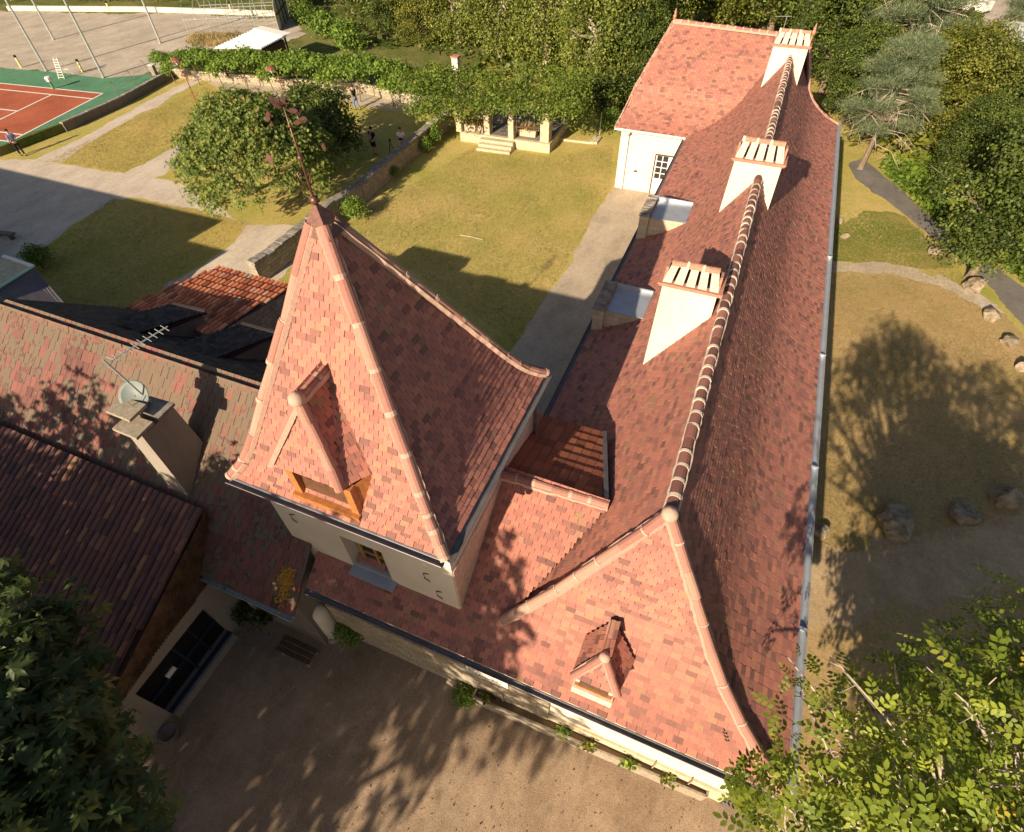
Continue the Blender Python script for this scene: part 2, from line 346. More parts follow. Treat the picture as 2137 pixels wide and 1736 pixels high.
def caprow(mb, pts, r=0.12, seg=0.36, band=True, mi_c=0, mi_m=1, seed=0, bed=True, bandw=0.07):
    # half-round cap tiles with mortar collars, laid along a polyline on a mortar bed
    rs = RS(seed); pts = [Vector(p) for p in pts]; NS = 8
    for a, b in zip(pts, pts[1:]):
        L = (b - a).length; nseg = max(1, round(L / seg)); d = (b - a).normalized(); x = d.cross(V(0, 0, 1)).normalized(); up = x.cross(d)
        def arc(p, rad_, r0):
            i = len(mb.v)
            for k in range(NS):
                an = -0.25 + (PI + 0.5) * k / (NS - 1); mb.v.append(tuple(p + x * math.cos(an) * rad_ + up * math.sin(an) * rad_)); mb.rnd.append(r0)
            return i
        for k in range(nseg):
            p = a + (b - a) * (k / nseg); q = a + (b - a) * ((k + 1) / nseg); rv = rs.uniform(); e = rs.uniform(0.93, 1.06); p = p + x * rs.normal() * .008 + up * rs.normal() * .007; q = q + x * rs.normal() * .008 + up * rs.normal() * .007
            mb.cur = mi_c; i = arc(p, r * e, rv); j = arc(q, r * e * 0.95, rv)
            for m in range(NS - 1): mb.f.append((i + m, i + m + 1, j + m + 1, j + m)); mb.mi.append(mi_c)
            mb.f.append(tuple(range(i, i + NS))); mb.mi.append(mi_c); mb.f.append(tuple(range(j + NS - 1, j - 1, -1))); mb.mi.append(mi_c)
            if band and rs.uniform() > (.25 if bandw < .07 or bandw > .075 else .06):
                w = bandw * rs.uniform(0.8, 1.2); i = arc(p - d * w / 2, r * 1.09, 0.5); j = arc(p + d * w / 2, r * 1.09, 0.5)
                for m in range(NS - 1): mb.f.append((i + m, i + m + 1, j + m + 1, j + m)); mb.mi.append(mi_m)
                mb.f.append(tuple(range(i, i + NS))); mb.mi.append(mi_m); mb.f.append(tuple(range(j + NS - 1, j - 1, -1))); mb.mi.append(mi_m)
        if bed:
            mb.cur = mi_m; st = max(2, int(L / 0.12)); prev = None
            for k in range(st + 1):
                p = a + (b - a) * (k / st); l = r * 1.16 + rs.uniform(-0.014, 0.018); l2 = r * 1.16 + rs.uniform(-0.014, 0.018)
                ring = [p - x * l - up * 0.075, p - x * l + up * 0.015, p + x * l2 + up * 0.015, p + x * l2 - up * 0.075]
                i = len(mb.v); mb.v += [tuple(z) for z in ring]; mb.rnd += [0.5] * 4
                if prev is not None:
                    for m in range(4): mb.f.append((prev + m, prev + (m + 1) % 4, i + (m + 1) % 4, i + m)); mb.mi.append(mi_m)
                prev = i
def gutter(mb, a, b, out, r=0.075):
    a = Vector(a); b = Vector(b); o = Vector(out).normalized(); NS = 7
    i = len(mb.v)
    for p in (a, b):
        for rr in (r, r * 0.85):
            for k in range(NS):
                an = PI + PI * k / (NS - 1); mb.v.append(tuple(p + o * (math.cos(an) * rr + r) + V(0, 0, math.sin(an) * rr))); mb.rnd.append(0.5)
    for k in range(NS - 1):
        mb.f += [(i + k, i + 2 * NS + k, i + 2 * NS + k + 1, i + k + 1), (i + NS + k + 1, i + 3 * NS + k + 1, i + 3 * NS + k, i + NS + k)]; mb.mi += [mb.cur] * 2
    for k in (0, NS - 1):
        q = (i + k, i + NS + k, i + 3 * NS + k, i + 2 * NS + k); mb.f.append(q if k == 0 else q[::-1]); mb.mi.append(mb.cur)
    mb.tube([a + o * (2 * r) + V(0, 0, 0.005), b + o * (2 * r) + V(0, 0, 0.005)], 0.012, 6)
    mb.bar(a + V(0, 0, 0.0), b + V(0, 0, 0.0), 0.02, 0.03)
# ------------------------------------------------------------------ foliage
KITE = (np.array([[0, 0, 0], [0.32, 0.45, 0.04], [0, 1, -0.06], [-0.32, 0.45, 0.04]]), [(0, 1, 2, 3)])
def tpl(leaflets):
    vs = []; fs = []
    for (base, ang, ln, wd, tilt) in leaflets:
        R = np.array([[math.cos(ang), -math.sin(ang), 0], [math.sin(ang), math.cos(ang), 0], [0, 0, 1]])
        p = np.array([[0, 0, 0], [wd, ln * 0.35, -0.02 + tilt * 0.35 * ln], [wd * 0.85, ln * 0.7, tilt * 0.7 * ln], [0, ln, tilt * ln * 1.15], [-wd * 0.85, ln * 0.7, tilt * 0.7 * ln], [-wd, ln * 0.35, -0.02 + tilt * 0.35 * ln], [0, ln * 0.5, 0.5 * tilt * ln - 0.05 * ln]])
        i = len(vs); vs += [tuple(x) for x in (p @ R.T + np.array(base))]
        fs += [(i, i + 1, i + 6), (i + 1, i + 2, i + 6), (i + 2, i + 3, i + 6), (i + 3, i + 4, i + 6), (i + 4, i + 5, i + 6), (i + 5, i, i + 6)]
    return np.array(vs), fs
PALM = tpl([((0, 0, 0), a, l, 0.085 * l / 0.5, -0.32) for a, l in ((0, .55), (.85, .5), (-.85, .5), (1.7, .38), (-1.7, .38), (2.5, .26), (-2.5, .26))])
PINN = tpl([((0, 0.95, 0), 0, 0.34, 0.085, -0.2)] + [((0, y, 0), sg * 0.95, 0.30, 0.08, -0.2) for y in (0.3, 0.55, 0.8) for sg in (1, -1)])
ROSE = tpl([((0, 0, 0), a, 0.55 + 0.1 * (k % 2), 0.11, 0.35) for k, a in enumerate(np.linspace(0, 2 * PI, 7)[:-1])])
BLADE = (np.array([[-0.05, 0, 0], [0.05, 0, 0], [0.02, 0.12, 0.9], [-0.5, -0.05, 0], [-0.42, 0.05, 0], [-0.6, 0.1, 0.7], [0.3, 0.2, 0], [0.38, 0.15, 0], [0.6, 0.3, 0.75]]), [(0, 1, 2), (3, 4, 5), (6, 7, 8)])
def scatter(name, tp, pos, nrm, size, mat, seed=0, spin=True, parent=None, rnd=None, tang=None):
    r = RS(seed); T, Fs = tp; N = len(pos); nrm = nrm / np.maximum(np.linalg.norm(nrm, axis=1, keepdims=True), 1e-6)
    t = r.normal(size=(N, 3)) if tang is None else tang + r.normal(size=(N, 3)) * 0.15
    x = np.cross(t, nrm); x /= np.maximum(np.linalg.norm(x, axis=1, keepdims=True), 1e-6); y = np.cross(nrm, x)
    sz = np.broadcast_to(np.asarray(size, float), (N,)) * r.uniform(0.75, 1.3, N)
    vv = pos[:, None, :] + (T[None, :, 0:1] * x[:, None, :] + T[None, :, 1:2] * y[:, None, :] + T[None, :, 2:3] * nrm[:, None, :]) * sz[:, None, None]
    K = len(T); vv = vv.reshape(-1, 3); me = bpy.data.meshes.new(name)
    off = root_loc(parent) if parent else V(0, 0, 0); vv = vv - np.array(off)
    nf = len(Fs); ln = np.array([len(f) for f in Fs]); loc = np.concatenate([np.array(f) for f in Fs])
    loops = (np.arange(N)[:, None] * K + loc[None, :]).reshape(-1); lens = np.tile(ln, N); starts = np.concatenate([[0], np.cumsum(lens)[:-1]])
    me.vertices.add(N * K); me.vertices.foreach_set('co', vv.reshape(-1)); me.loops.add(len(loops)); me.loops.foreach_set('vertex_index', loops.astype(np.int32))
    me.polygons.add(N * nf); me.polygons.foreach_set('loop_start', starts.astype(np.int32)); me.polygons.foreach_set('loop_total', lens.astype(np.int32))
    rv = r.uniform(0, 1, N) if rnd is None else rnd
    a = me.attributes.new('rnd', 'FLOAT', 'POINT'); a.data.foreach_set('value', np.repeat(rv, K).astype(np.float32))
    me.materials.append(mat); me.update(); me.validate()
    o = bpy.data.objects.new(name, me); C.objects.link(o)
    if parent: o.parent = parent
    return o
def crown_pts(lobes, n, r, clump=14, spread=0.45, shell=0.55, flat=0.0):
    L = np.array(lobes, float); wts = (L[:, 3] * L[:, 4] + L[:, 4] * L[:, 5] + L[:, 3] * L[:, 5]); wts /= wts.sum()
    nc = max(1, n // clump); li = r.choice(len(L), nc, p=wts); d = r.normal(size=(nc, 3)); d /= np.linalg.norm(d, axis=1, keepdims=True)
    d[:, 2] = np.where(d[:, 2] < -0.3, -d[:, 2] * 0.6, d[:, 2]); rad_ = shell + (1.05 - shell) * r.uniform(0, 1, nc) ** 0.6
    cc = L[li, :3] + d * L[li, 3:] * rad_[:, None]; cr = r.uniform(0, 1, nc)
    pos = np.repeat(cc, clump, 0) + r.normal(size=(nc * clump, 3)) * spread * np.array([1, 1, 0.6]); nn = np.repeat(d, clump, 0)
    nn = nn * 0.7 + r.normal(size=nn.shape) * 0.55 + np.array([0, 0, 0.55])
    rv = np.clip(np.repeat(cr, clump) * 0.75 + r.uniform(0, 1, len(pos)) * 0.25, 0, 1)
    return pos, nn, rv, cc
def limbs(mb, base, lobes, trunk_r, fork_z, r, n_br=3, lean=(0, 0)):
    b = Vector(base); top = b + V(lean[0], lean[1], fork_z)
    mid = (b + top) / 2 + V(r.uniform(-.1, .1), r.uniform(-.1, .1), 0)
    mb.tube([b + V(0, 0, -0.1), b + V(0, 0, 0.25), mid, top], [trunk_r * 1.35, trunk_r, trunk_r * 0.85, trunk_r * 0.7], 8)
    for l in lobes:
        c = Vector(l[:3]); m = top.lerp(c, 0.5) + V(r.uniform(-.3, .3), r.uniform(-.3, .3), 0.15)
        mb.tube([top - V(0, 0, 0.2), m, c], [trunk_r * 0.55, trunk_r * 0.33, trunk_r * 0.12], 6)
        for k in range(n_br):
            q = c + V(r.normal() * l[3] * 0.5, r.normal() * l[4] * 0.5, abs(r.normal()) * l[5] * 0.5)
            mb.tube([m.lerp(c, r.uniform(0.2, 0.9)), m.lerp(q, 0.6) + V(0, 0, .1), q], [trunk_r * 0.2, trunk_r * 0.12, 0.015], 5)
def copytree(o, parent=None):
    c = o.copy(); C.objects.link(c); c.parent = parent
    for ch in list(o.children): copytree(ch, c)
    return c
# ------------------------------------------------------------------ ground
def mlawn(name, dry, green, lo, hi, seed=0.0):
    m = NT(name); mp = m.new('Mapping'); mp.inputs['Location'].default_value = (seed, seed * 2, 0); m.link(m.coords(), mp.inputs[0]); v = mp.outputs[0]
    n = m.noise(0.22, 6, 0.62, v); n2 = m.noise(3.0, 6, 0.7, v); n3 = m.noise(45, 4, 0.7, v, (1, 1, 0.2))
    ad = m.new('Math', operation='MULTIPLY_ADD'); m.link(n2, ad.inputs[0]); ad.inputs[1].default_value = 0.45; m.link(n, ad.inputs[2])
    c = m.ramp(ad.outputs[0], [(lo, dry), ((lo + hi) / 2, tuple((a + b) / 2 for a, b in zip(dry, green))), (hi, green)])
    c = m.mix(0.75, c, m.ramp(n3, [(0.28, (0.35, 0.36, 0.30)), (0.5, (1, 1, 1)), (0.75, (1.6, 1.55, 1.45))]), 'MULTIPLY')
    n5 = m.noise(9, 6, 0.8, v); c = m.mix(0.8, c, m.ramp(n5, [(0.3, (0.55, 0.6, 0.5)), (0.5, (1, 1, 1)), (0.7, (1.3, 1.25, 1.2))]), 'MULTIPLY')
    n6 = m.noise(1.6, 5, 0.7, v); c = m.mix(m.ramp(n6, [(0.54, (0, 0, 0)), (0.74, (0.5, 0.5, 0.5))]), c, green)
    b = m.ramp(m.noise(0.7, 5, 0.75, v), [(0.62, (0, 0, 0)), (0.8, (0.6, 0.6, 0.6))]); c = m.mix(b, c, (0.40, 0.30, 0.20))
    m.base(c); m.rough(1.0); m.b.inputs['Specular IOR Level'].default_value = 0.05
    m.bump(n3, 0.8, 0.05); return m.m
def mgravel(name, a, b, fine=60, big=0.5, speck=0.5):
    m = NT(name); n = m.noise(big, 6, 0.65); n2 = m.noise(fine, 3, 0.7); n4 = m.noise(5, 5, 0.7)
    c = m.ramp(n, [(0.3, a), (0.7, b)]); c = m.mix(0.5, c, m.ramp(n4, [(0.3, (0.75, 0.74, 0.72)), (0.7, (1.2, 1.19, 1.16))]), 'MULTIPLY')
    c = m.mix(speck, c, m.ramp(n2, [(0.25, (0.45, 0.43, 0.42)), (0.5, (1, 1, 1)), (0.78, (1.6, 1.55, 1.5))]), 'MULTIPLY')
    n5 = m.noise(0.9, 7, 0.75, stretch=(1, .45, 1)); c = m.mix(0.7, c, m.ramp(n5, [(0.33, (0.72, 0.70, 0.68)), (0.5, (1, 1, 1)), (0.68, (1.22, 1.21, 1.2))]), 'MULTIPLY')
    m.base(c); m.rough(1.0); m.b.inputs['Specular IOR Level'].default_value = 0.1; m.bump(n2, 0.5, 0.02); return m.m
G_LAWN = mlawn('dry_lawn', (0.62, 0.46, 0.18), (0.33, 0.34, 0.07), 0.54, 0.92)
G_LAWN2 = mlawn('yard_lawn', (0.58, 0.43, 0.15), (0.36, 0.34, 0.07), 0.56, 0.95, 7.0)
G_FIELD = mlawn('rough_field', (0.30, 0.25, 0.11), (0.10, 0.13, 0.03), 0.45, 0.85, 3.0)
G_GREEN = mlawn('green_lawn', (0.38, 0.29, 0.09), (0.17, 0.21, 0.04), 0.45, 0.8, 5.0)
G_EAST = mlawn('shade_brown_dry_lawn', (0.52, 0.36, 0.18), (0.26, 0.23, 0.07), 0.66, 1.05, 11.0)  # dry lawn browned further, so its colour carries some of the tree shade
G_GRAVEL = mgravel('pale_gravel', (0.52, 0.44, 0.36), (0.60, 0.51, 0.42))
G_COURT = mgravel('court_gravel', (0.25, 0.18, 0.125), (0.42, 0.31, 0.22), 40, 0.6, 0.75)
G_TRACK = mgravel('track_gravel', (0.40, 0.29, 0.17), (0.52, 0.38, 0.23), 40, 0.6, 0.7)
G_DRIVE = mgravel('drive_gravel', (0.42, 0.34, 0.26), (0.52, 0.43, 0.33))
G_DIRT = mgravel('sandy_ground', (0.40, 0.34, 0.27), (0.52, 0.45, 0.37), 30)
G_ROAD = mgravel('grey_asphalt', (0.16, 0.145, 0.135), (0.22, 0.20, 0.185), 50)
G_SOIL = mgravel('bed_soil', (0.20, 0.14, 0.09), (0.32, 0.24, 0.15), 25)
G_RED = mgravel('red_court', (0.36, 0.10, 0.055), (0.42, 0.125, 0.07), 40, 0.3, 0.2)
G_GREENC = mgravel('green_court', (0.09, 0.22, 0.13), (0.12, 0.26, 0.155), 40, 0.3, 0.2)
def jag(poly, step, amp, seed):
    r = RS(seed); out = []; n = len(poly)
    for i in range(n):
        a = Vector(poly[i]); b = Vector(poly[(i + 1) % n]); L = (b - a).length; k = max(1, int(L / step)); d = (b - a).normalized(); nn = V(-d.y, d.x, 0); w = 0
        for j in range(k):
            w = 0.9 * w + r.normal() * amp * 0.34; e = min(1, 4 * j / k, 4 * (k - j) / k)
            out.append(a + (b - a) * (j / k) + nn * w * e)
    return out
def sheet(name, poly, z, mat, step=0.25, amp=0.0, seed=1):
    step = min(step, .16) if amp else step
    P = [Vector((p[0], p[1], 0)) for p in poly]
    if amp: P = jag(P, step, amp, seed)
    P = [V(p.x, p.y, z) for p in P]; n = V(0, 0, 0)
    for i in range(len(P)): n += P[i].cross(P[(i + 1) % len(P)])
    if n.z < 0: P = P[::-1]
    mb = MB(); mb.quad(*P); return struct(mb.build(name, mat))
def gp(pts, z=0.0): return [at(x, y, z) for x, y in pts]
sheet('ground', [(-400, -300), (400, -300), (400, 500), (-400, 500)], 0.0, G_LAWN)
TZ = 0.55                                    # level of the raised sports terrace
# near court and the track past the east side
sheet('courtyard', [(-30, -30), (12, -30), (12, -6), (9, 0.5), (5.2, 2.8), (3.9, 3.5), (-3.2, 3.5), (-3.3, 3.5), (-10.0, 3.4), (-10.1, -4), (-30, -4)], 0.006, G_COURT, 0.3, 0.10, 2)
sheet('drive', gp([(1058, 745), (1125, 640), (1215, 500), (1268, 405), (1284, 391), (1380, 402)]) + [V(-3.2, 28, 0), V(-3.2, 8.7, 0), V(-7.0, 8.9, 0)], 0.006, G_DRIVE, 0.25, 0.12, 3)
sheet('gravel_yard', gp([(-60, 332), (75, 333), (190, 352), (258, 362), (384, 296), (430, 318), (380, 385), (470, 440), (520, 470), (660, 470), (640, 520), (560, 610), (440, 600), (330, 600), (200, 660), (-60, 660)]), 0.006, G_GRAVEL, 0.3, 0.16, 4)
sheet('garden_path', gp([(72, 334), (190, 278), (262, 238), (330, 200), (395, 168), (425, 166), (352, 207), (290, 238), (215, 282), (128, 338)]), 0.012, G_GRAVEL, 0.3, 0.16, 5)
sheet('terrace_walk', gp([(425, 166), (470, 155), (700, 172), (760, 195), (885, 222), (860, 236), (760, 222), (690, 205), (600, 210), (560, 232), (545, 215), (480, 190)]), 0.010, G_DIRT, 0.3, 0.2, 6)
sheet('yard_lawn', gp([(55, 548), (150, 470), (236, 415), (276, 412), (380, 432), (470, 452), (515, 470), (500, 490), (470, 520), (410, 560), (330, 610), (255, 660), (60, 660)]), 0.012, G_LAWN2, 0.3, 0.16, 7)
sheet('lawn', gp([(322, 372), (380, 345), (384, 385)]), 0.012, G_LAWN2, 0.3, 0.15, 8)
sheet('lawn', gp([(100, 335), (190, 292), (275, 248), (360, 205), (425, 180), (500, 190), (560, 235), (430, 290), (385, 294), (256, 360), (190, 350)]), 0.008, G_LAWN2, 0.3, 0.15, 9)
# east side
road = [(1770, 345), (1786, 374), (1900, 458), (1988, 525), (2058, 590), (2145, 690), (2200, 760), (2260, 700), (2137, 600), (2000, 500), (1833, 357), (1800, 330)]
sheet('road', gp(road), 0.010, G_ROAD, 0.4, 0.10, 10)
sheet('east_lawn', gp([(1725, 560), (1850, 556), (1990, 590), (2137, 700), (2300, 900), (2400, 1500), (1900, 1800), (1640, 1620), (1660, 1300), (1690, 1000), (1712, 760)]), 0.006, G_EAST, 0.3, 0.25, 15)
sheet('lawn_patch', gp([(1738, 470), (1800, 440), (1890, 452), (1960, 520), (1985, 560), (1880, 560), (1738, 545)]), 0.008, G_GREEN, 0.3, 0.25, 11)
sheet('dirt_track', gp([(1733, 545), (1800, 548), (1890, 556), (1960, 572), (2040, 612), (2100, 655), (2060, 650), (1990, 610), (1900, 582), (1820, 572), (1733, 570)]), 0.012, G_DIRT, 0.3, 0.2, 12)
sheet('gravel_track', gp([(1670, 1190), (1800, 1150), (1950, 1110), (2200, 1060), (2300, 1160), (2150, 1230), (1950, 1270), (1800, 1300), (1660, 1330)]), 0.010, G_TRACK, 0.3, 0.35, 13)
# raised sports terrace
tw = [(-60, 327), (9, 303), (128, 258), (250, 204), (357, 146), (440, 153), (520, 160), (600, 168), (690, 174), (760, 178), (830, 196), (900, 206), (960, 160)]
terr = gp(tw, TZ) + [V(-22, 95, TZ), V(-200, 140, TZ), V(-160, 40, TZ)]
mb = MB(); mb.prism([(p.x, p.y) for p in terr], -0.3, TZ); struct(mb.build('terrace', G_FIELD))
sheet('sports_ground', gp([(-80, 20), (60, 24), (400, 28), (610, 38), (640, 70), (560, 95), (420, 128), (352, 143), (255, 165), (120, 152), (-80, 140)], TZ), TZ + 0.006, G_DIRT, 0.6, 0.35, 14)
def tc(u, v, z=TZ + 0.02):                   # tennis court frame: u along the baseline, v towards the net
    A = at(215, 195.6, TZ); B = at(21, 296, TZ); D = at(-30, 171, TZ)
    e = (B - A) / 10.97; f = (D - A).normalized(); p = A + e * u + f * v; return V(p.x, p.y, z)
court = tag(MB().build('x', G_RED), 'x', 'x'); bpy.data.objects.remove(court)
CT = thing('tennis_court', 'red tennis court with white lines and green surround behind the dark retaining wall', 'tennis court', tuple(at(60, 230, TZ)))
mb = MB(); gs = gp([(-60, 326), (9, 302), (64, 278), (127, 257), (250, 206), (352, 152), (217, 163), (98, 149), (-60, 138)], TZ); mb.quad(*[V(p.x, p.y, TZ + 0.012) for p in gs][::1]); part('surround', mb, G_GREENC, CT)
mb = MB(); mb.quad(tc(0, 0), tc(10.97, 0), tc(10.97, 26), tc(0, 26)); part('playing_surface', mb, G_RED, CT)
mb = MB()
def ln(u0, v0, u1, v1, w=0.07):
    a = tc(u0, v0, TZ + 0.026); b = tc(u1, v1, TZ + 0.026); d = (b - a).normalized(); n = V(-d.y, d.x, 0) * w
    mb.quad(a - n, b - n, b + n, a + n)
k5 = 4.0
for q in ((0, 0, 10.97, 0), (0, 0, 0, 24), (10.97, 0, 10.97, 24), (1.37, 0.1, 1.37, 24), (9.6, 0.1, 9.6, 24), (1.45, k5, 9.5, k5), (5.485, k5 + .1, 5.485, k5 + 5)): ln(*q)
part('court_line', mb, WHITE, CT)
# ------------------------------------------------------------------ manor house
RX, RZ, EZ = 0.455, 7.5, 3.5
H = thing('manor_house', 'long manor wing with steep pink-brown tiled roof and three white chimneys', 'house', (0.4, 19, 0))
mb = MB(); mb.box(-3.1, 3.62, 3.46, 36.1, 0, 3.48); mb.box(-7.0, -3.1, 3.46, 8.8, 0, 3.47); mb.box(-7.02, -3.1, 32.15, 39.8, 0, 3.48)
# front and far walls
part('wall', mb, PLASTER, H, uvbox=True)
mb = MB(); mb.box(-7.0, -0.75, 3.38, 3.46, 0, 2.0); part('stone_facing', mb, RUBBLE, H, uvbox=True)
mb = MB(); mb.box(-0.75, 3.6, 3.40, 3.46, 0, 0.9); part('plinth', mb, STONE, H, uvbox=True)
apex = V(RX, 5.75, RZ); fR = V(RX, 35.8, RZ); fR2 = V(1.13, 35.5, RZ); fL = V(-5.83, 36.45, RZ)
_bz = [(2 * t * (1 - t) * 1.40 + t * t * 2.0, 2 * t * (1 - t) * .562 + t * t * 1.56) for t in np.linspace(0, 1, 60)]
_bd = np.array([a for a, b in _bz]); _bzz = np.array([b for a, b in _bz])
def levels(k, h):                            # heights of whole tile courses on the bell-cast part of a slope
    s = np.concatenate([[0], np.cumsum(np.hypot(np.diff(_bd * k), np.diff(_bzz)))]); n = int(round(s[-1] / h)); return [float(np.interp(s[-1] * i / n, s, _bzz)) for i in range(n + 1)]
def dz(k, z): return k * float(np.interp(z, _bzz, _bd))
KR, KL, KF, KW = 1.0, 1.12, 0.75, 0.9
cR = lambda z: 3.93 - dz(KR, z); cL = lambda z: -3.4 + dz(KL, z); cF = lambda z: 3.2 + dz(KF, z); cW = lambda z: 31.8 + dz(KW, z); cB = lambda z: 36.4 - .25 * z; cE = lambda z: -7.29 + .28 * z
pFR = lambda z: V(cR(z), cF(z), EZ + z); pBR = lambda z: V(cR(z), cB(z), EZ + z); pFL = lambda z: V(cL(z), cF(z), EZ + z); pBL = lambda z: V(cL(z), cW(z), EZ + z); pEL = lambda z: V(cE(z), cW(z), EZ + z)
ZT = 1.56; ZK = 0.62
FR, BR, kFR, kBR, kFL, kBL, kL2 = pFR(0), pBR(0), pFR(ZT), pBR(ZT), pFL(ZT), pBL(ZT), pEL(ZT)
TM = [T_RED, T_BASE]
mb = MB()
for i, (a, b) in enumerate(zip(levels(KR, .13), levels(KR, .13)[1:])): tiles(mb, [pFR(a), pBR(a), pBR(b), pFR(b)], (0, 1, 0), seed=100 + i, h=.2, k0=i)
for i, (a, b) in enumerate(zip(levels(KL, .13), levels(KL, .13)[1:])): tiles(mb, [V(cL(a), 6.0 if a < ZK else cF(a), EZ + a), V(cL(b), 6.0 if a < ZK else cF(b), EZ + b), pBL(b), pBL(a)], (0, 1, 0), seed=130 + i, h=.2, k0=i)
for i, (a, b) in enumerate(zip(levels(KF, .125), levels(KF, .125)[1:])):
    l0, l1 = (V(-6.92, cF(a), EZ + a), V(-6.92, cF(b), EZ + b)) if b <= ZK + .05 else (pFL(a), pFL(b))
    tiles(mb, [l0, pFR(a), pFR(b), l1], (1, 0, 0), seed=160 + i, h=.2, k0=i)
tiles(mb, [kFR, kBR, fR, apex], (0, 1, 0), seed=2); tiles(mb, [kBR, fR2, fR], (0, 1, 0), seed=22); tiles(mb, [kFL, apex, fR, kBL], (0, 1, 0), seed=4)
tiles(mb, [kFL, kFR, apex], (1, 0, 0), seed=6, h=0.125)
part('roof', mb, TM, H)
mb = MB(); tiles(mb, [V(-6.92, cF(ZK), EZ + ZK), pFL(ZK) + V(.05, 0, 0), V(-0.70, 6.47, 5.9), V(-3.25, 6.47, 5.9)], (1, 0, 0), seed=7); part('link_roof', mb, TM, H)
mb = MB(); tiles(mb, [V(-3.3, 6.42, 5.9), V(-0.74, 6.52, 5.9), V(-1.42, 9.1, 5.08), V(-3.35, 9.0, 5.08)], (1, 0, 0), w=0.22, h=0.33, t=0.035, seed=8, stag=0.0, over=0.06)
part('rear_roof', mb, [T_BROWN, T_BASE], H)
mb = MB(); mb.box(-3.1, -1.6, 6.6, 8.9, 3.4, 5.0); part('rear_wall', mb, PLASTER, H, uvbox=True)
eL = V(-7.29, 31.85, EZ); nL = V(-7.29, 40.4, EZ); nR = V(1.6, 40.4, EZ)
mb = MB(); 
for i, (a, b) in enumerate(zip(levels(KW, .13), levels(KW, .13)[1:])): tiles(mb, [pEL(a), pBL(a), pBL(b), pEL(b)], (1, 0, 0), seed=190 + i, h=.2, k0=i)
tiles(mb, [kL2, kBL, fR], (1, 0, 0), seed=10); tiles(mb, [kL2, fR, fL], (1, 0, 0), seed=11)
mb.cur = 1
mb.quad(eL, kL2, fL, V(-6.9, 39.3, 4.2), nL); mb.quad(nL, V(-6.9, 39.3, 4.2), fL, fR2, V(1.4, 39.3, 4.2), nR); mb.quad(nR, V(1.4, 39.3, 4.2), fR2, kBR, BR)
part('far_wing_roof', mb, TM, H)
CM = [CAP, MORTAR]; HM = [HIPC, HMORT]
mb = MB(); caprow(mb, [apex, V(RX, 18.9, RZ + .02), V(RX, 35.5, RZ)], 0.115, 0.36, seed=1); part('ridge_cap', mb, CM, H)
mb = MB(); caprow(mb, [kFR + V(0, 0, .05), apex], 0.10, 0.62, seed=2, bandw=.04); caprow(mb, [pFR(z) + V(-.01, 0, .05) for z in (0, .2, .55, 1.0, ZT)], 0.10, 0.62, seed=3, bandw=.04)
caprow(mb, [pFL(ZK) + V(0, -.05, .1), kFL + V(0, 0, .08), apex + V(0, 0, 0.02)], 0.10, 0.62, seed=4, bandw=.04); part('hip_cap', mb, HM, H)
mb = MB(); caprow(mb, [V(-3.2, 6.43, 5.9), V(-0.70, 6.53, 5.9)], 0.10, 0.42, seed=5); part('ridge_cap', mb, HM, H)
mb = MB(); caprow(mb, [fL, fR2], 0.12, 0.42, seed=6); caprow(mb, [kBR, fR2], 0.10, 0.42, seed=7); caprow(mb, [pBR(z) for z in (0, .2, .55, 1.0, ZT)], 0.09, 0.42, seed=8); caprow(mb, [pEL(z) for z in (0, .3, .8, ZT)], 0.08, .42, seed=9); caprow(mb, [kL2, fL], 0.09, .42, seed=10)
part('ridge_cap', mb, HM, H)
mb = MB(); mb.ball(apex + V(0, -0.05, 0.05), 0.155, 12); part('apex_knob', mb, HMORT, H, True)
for p in (fL + V(0, 0, 0.1), fR2 + V(0.1, 0.2, 0.1)):
    mb = MB(); mb.lathe(p, [(0.10, 0), (0.08, 0.10), (0.11, 0.15), (0.05, 0.22), (0.06, 0.3), (0.015, 0.48)], 12); part('roof_finial', mb, TERRA, H, True)
mb = MB(); gutter(mb, (3.95, 3.15, EZ - .02), (3.96, 36.4, EZ - .02), (1, 0, 0), 0.085)
for y in (6.6, 11.4, 16.3, 22.5): mb.box(3.93, 4.14, y, y + 0.05, EZ - .11, EZ + .012)
part('gutter', mb, ZINC, H)
mb = MB(); gutter(mb, (-3.42, 9.3, EZ - .02), (-3.40, 31.7, EZ - .02), (-1, 0, 0), 0.08); gutter(mb, (-6.92, 3.18, EZ - .02), (3.98, 3.18, EZ - .02), (0, -1, 0), 0.06); part('gutter', mb, DZINC, H)
mb = MB(); gutter(mb, (-7.33, 31.83, EZ - .02), (-3.45, 31.78, EZ - .02), (0, -1, 0), 0.08); part('gutter', mb, WHITE, H)
mb = MB(); mb.tube([(-6.55, 31.7, 3.35), (-6.6, 32.02, 3.1), (-6.6, 32.05, 0.05)], 0.075, 8); part('downpipe', mb, WHITE, H)
mb = MB(); mb.tube([(3.62, 3.3, 3.4), (3.66, 3.36, 3.0), (3.66, 3.38, 0.05)], 0.05, 8); part('downpipe', mb, DZINC, H)
# blue lead flashing against the link roof
mb = MB(); mb.bar((-1.46, 9.12, 5.12), (-0.76, 6.55, 5.95), 0.10, 0.05); part('flashing', mb, DZINC, H)
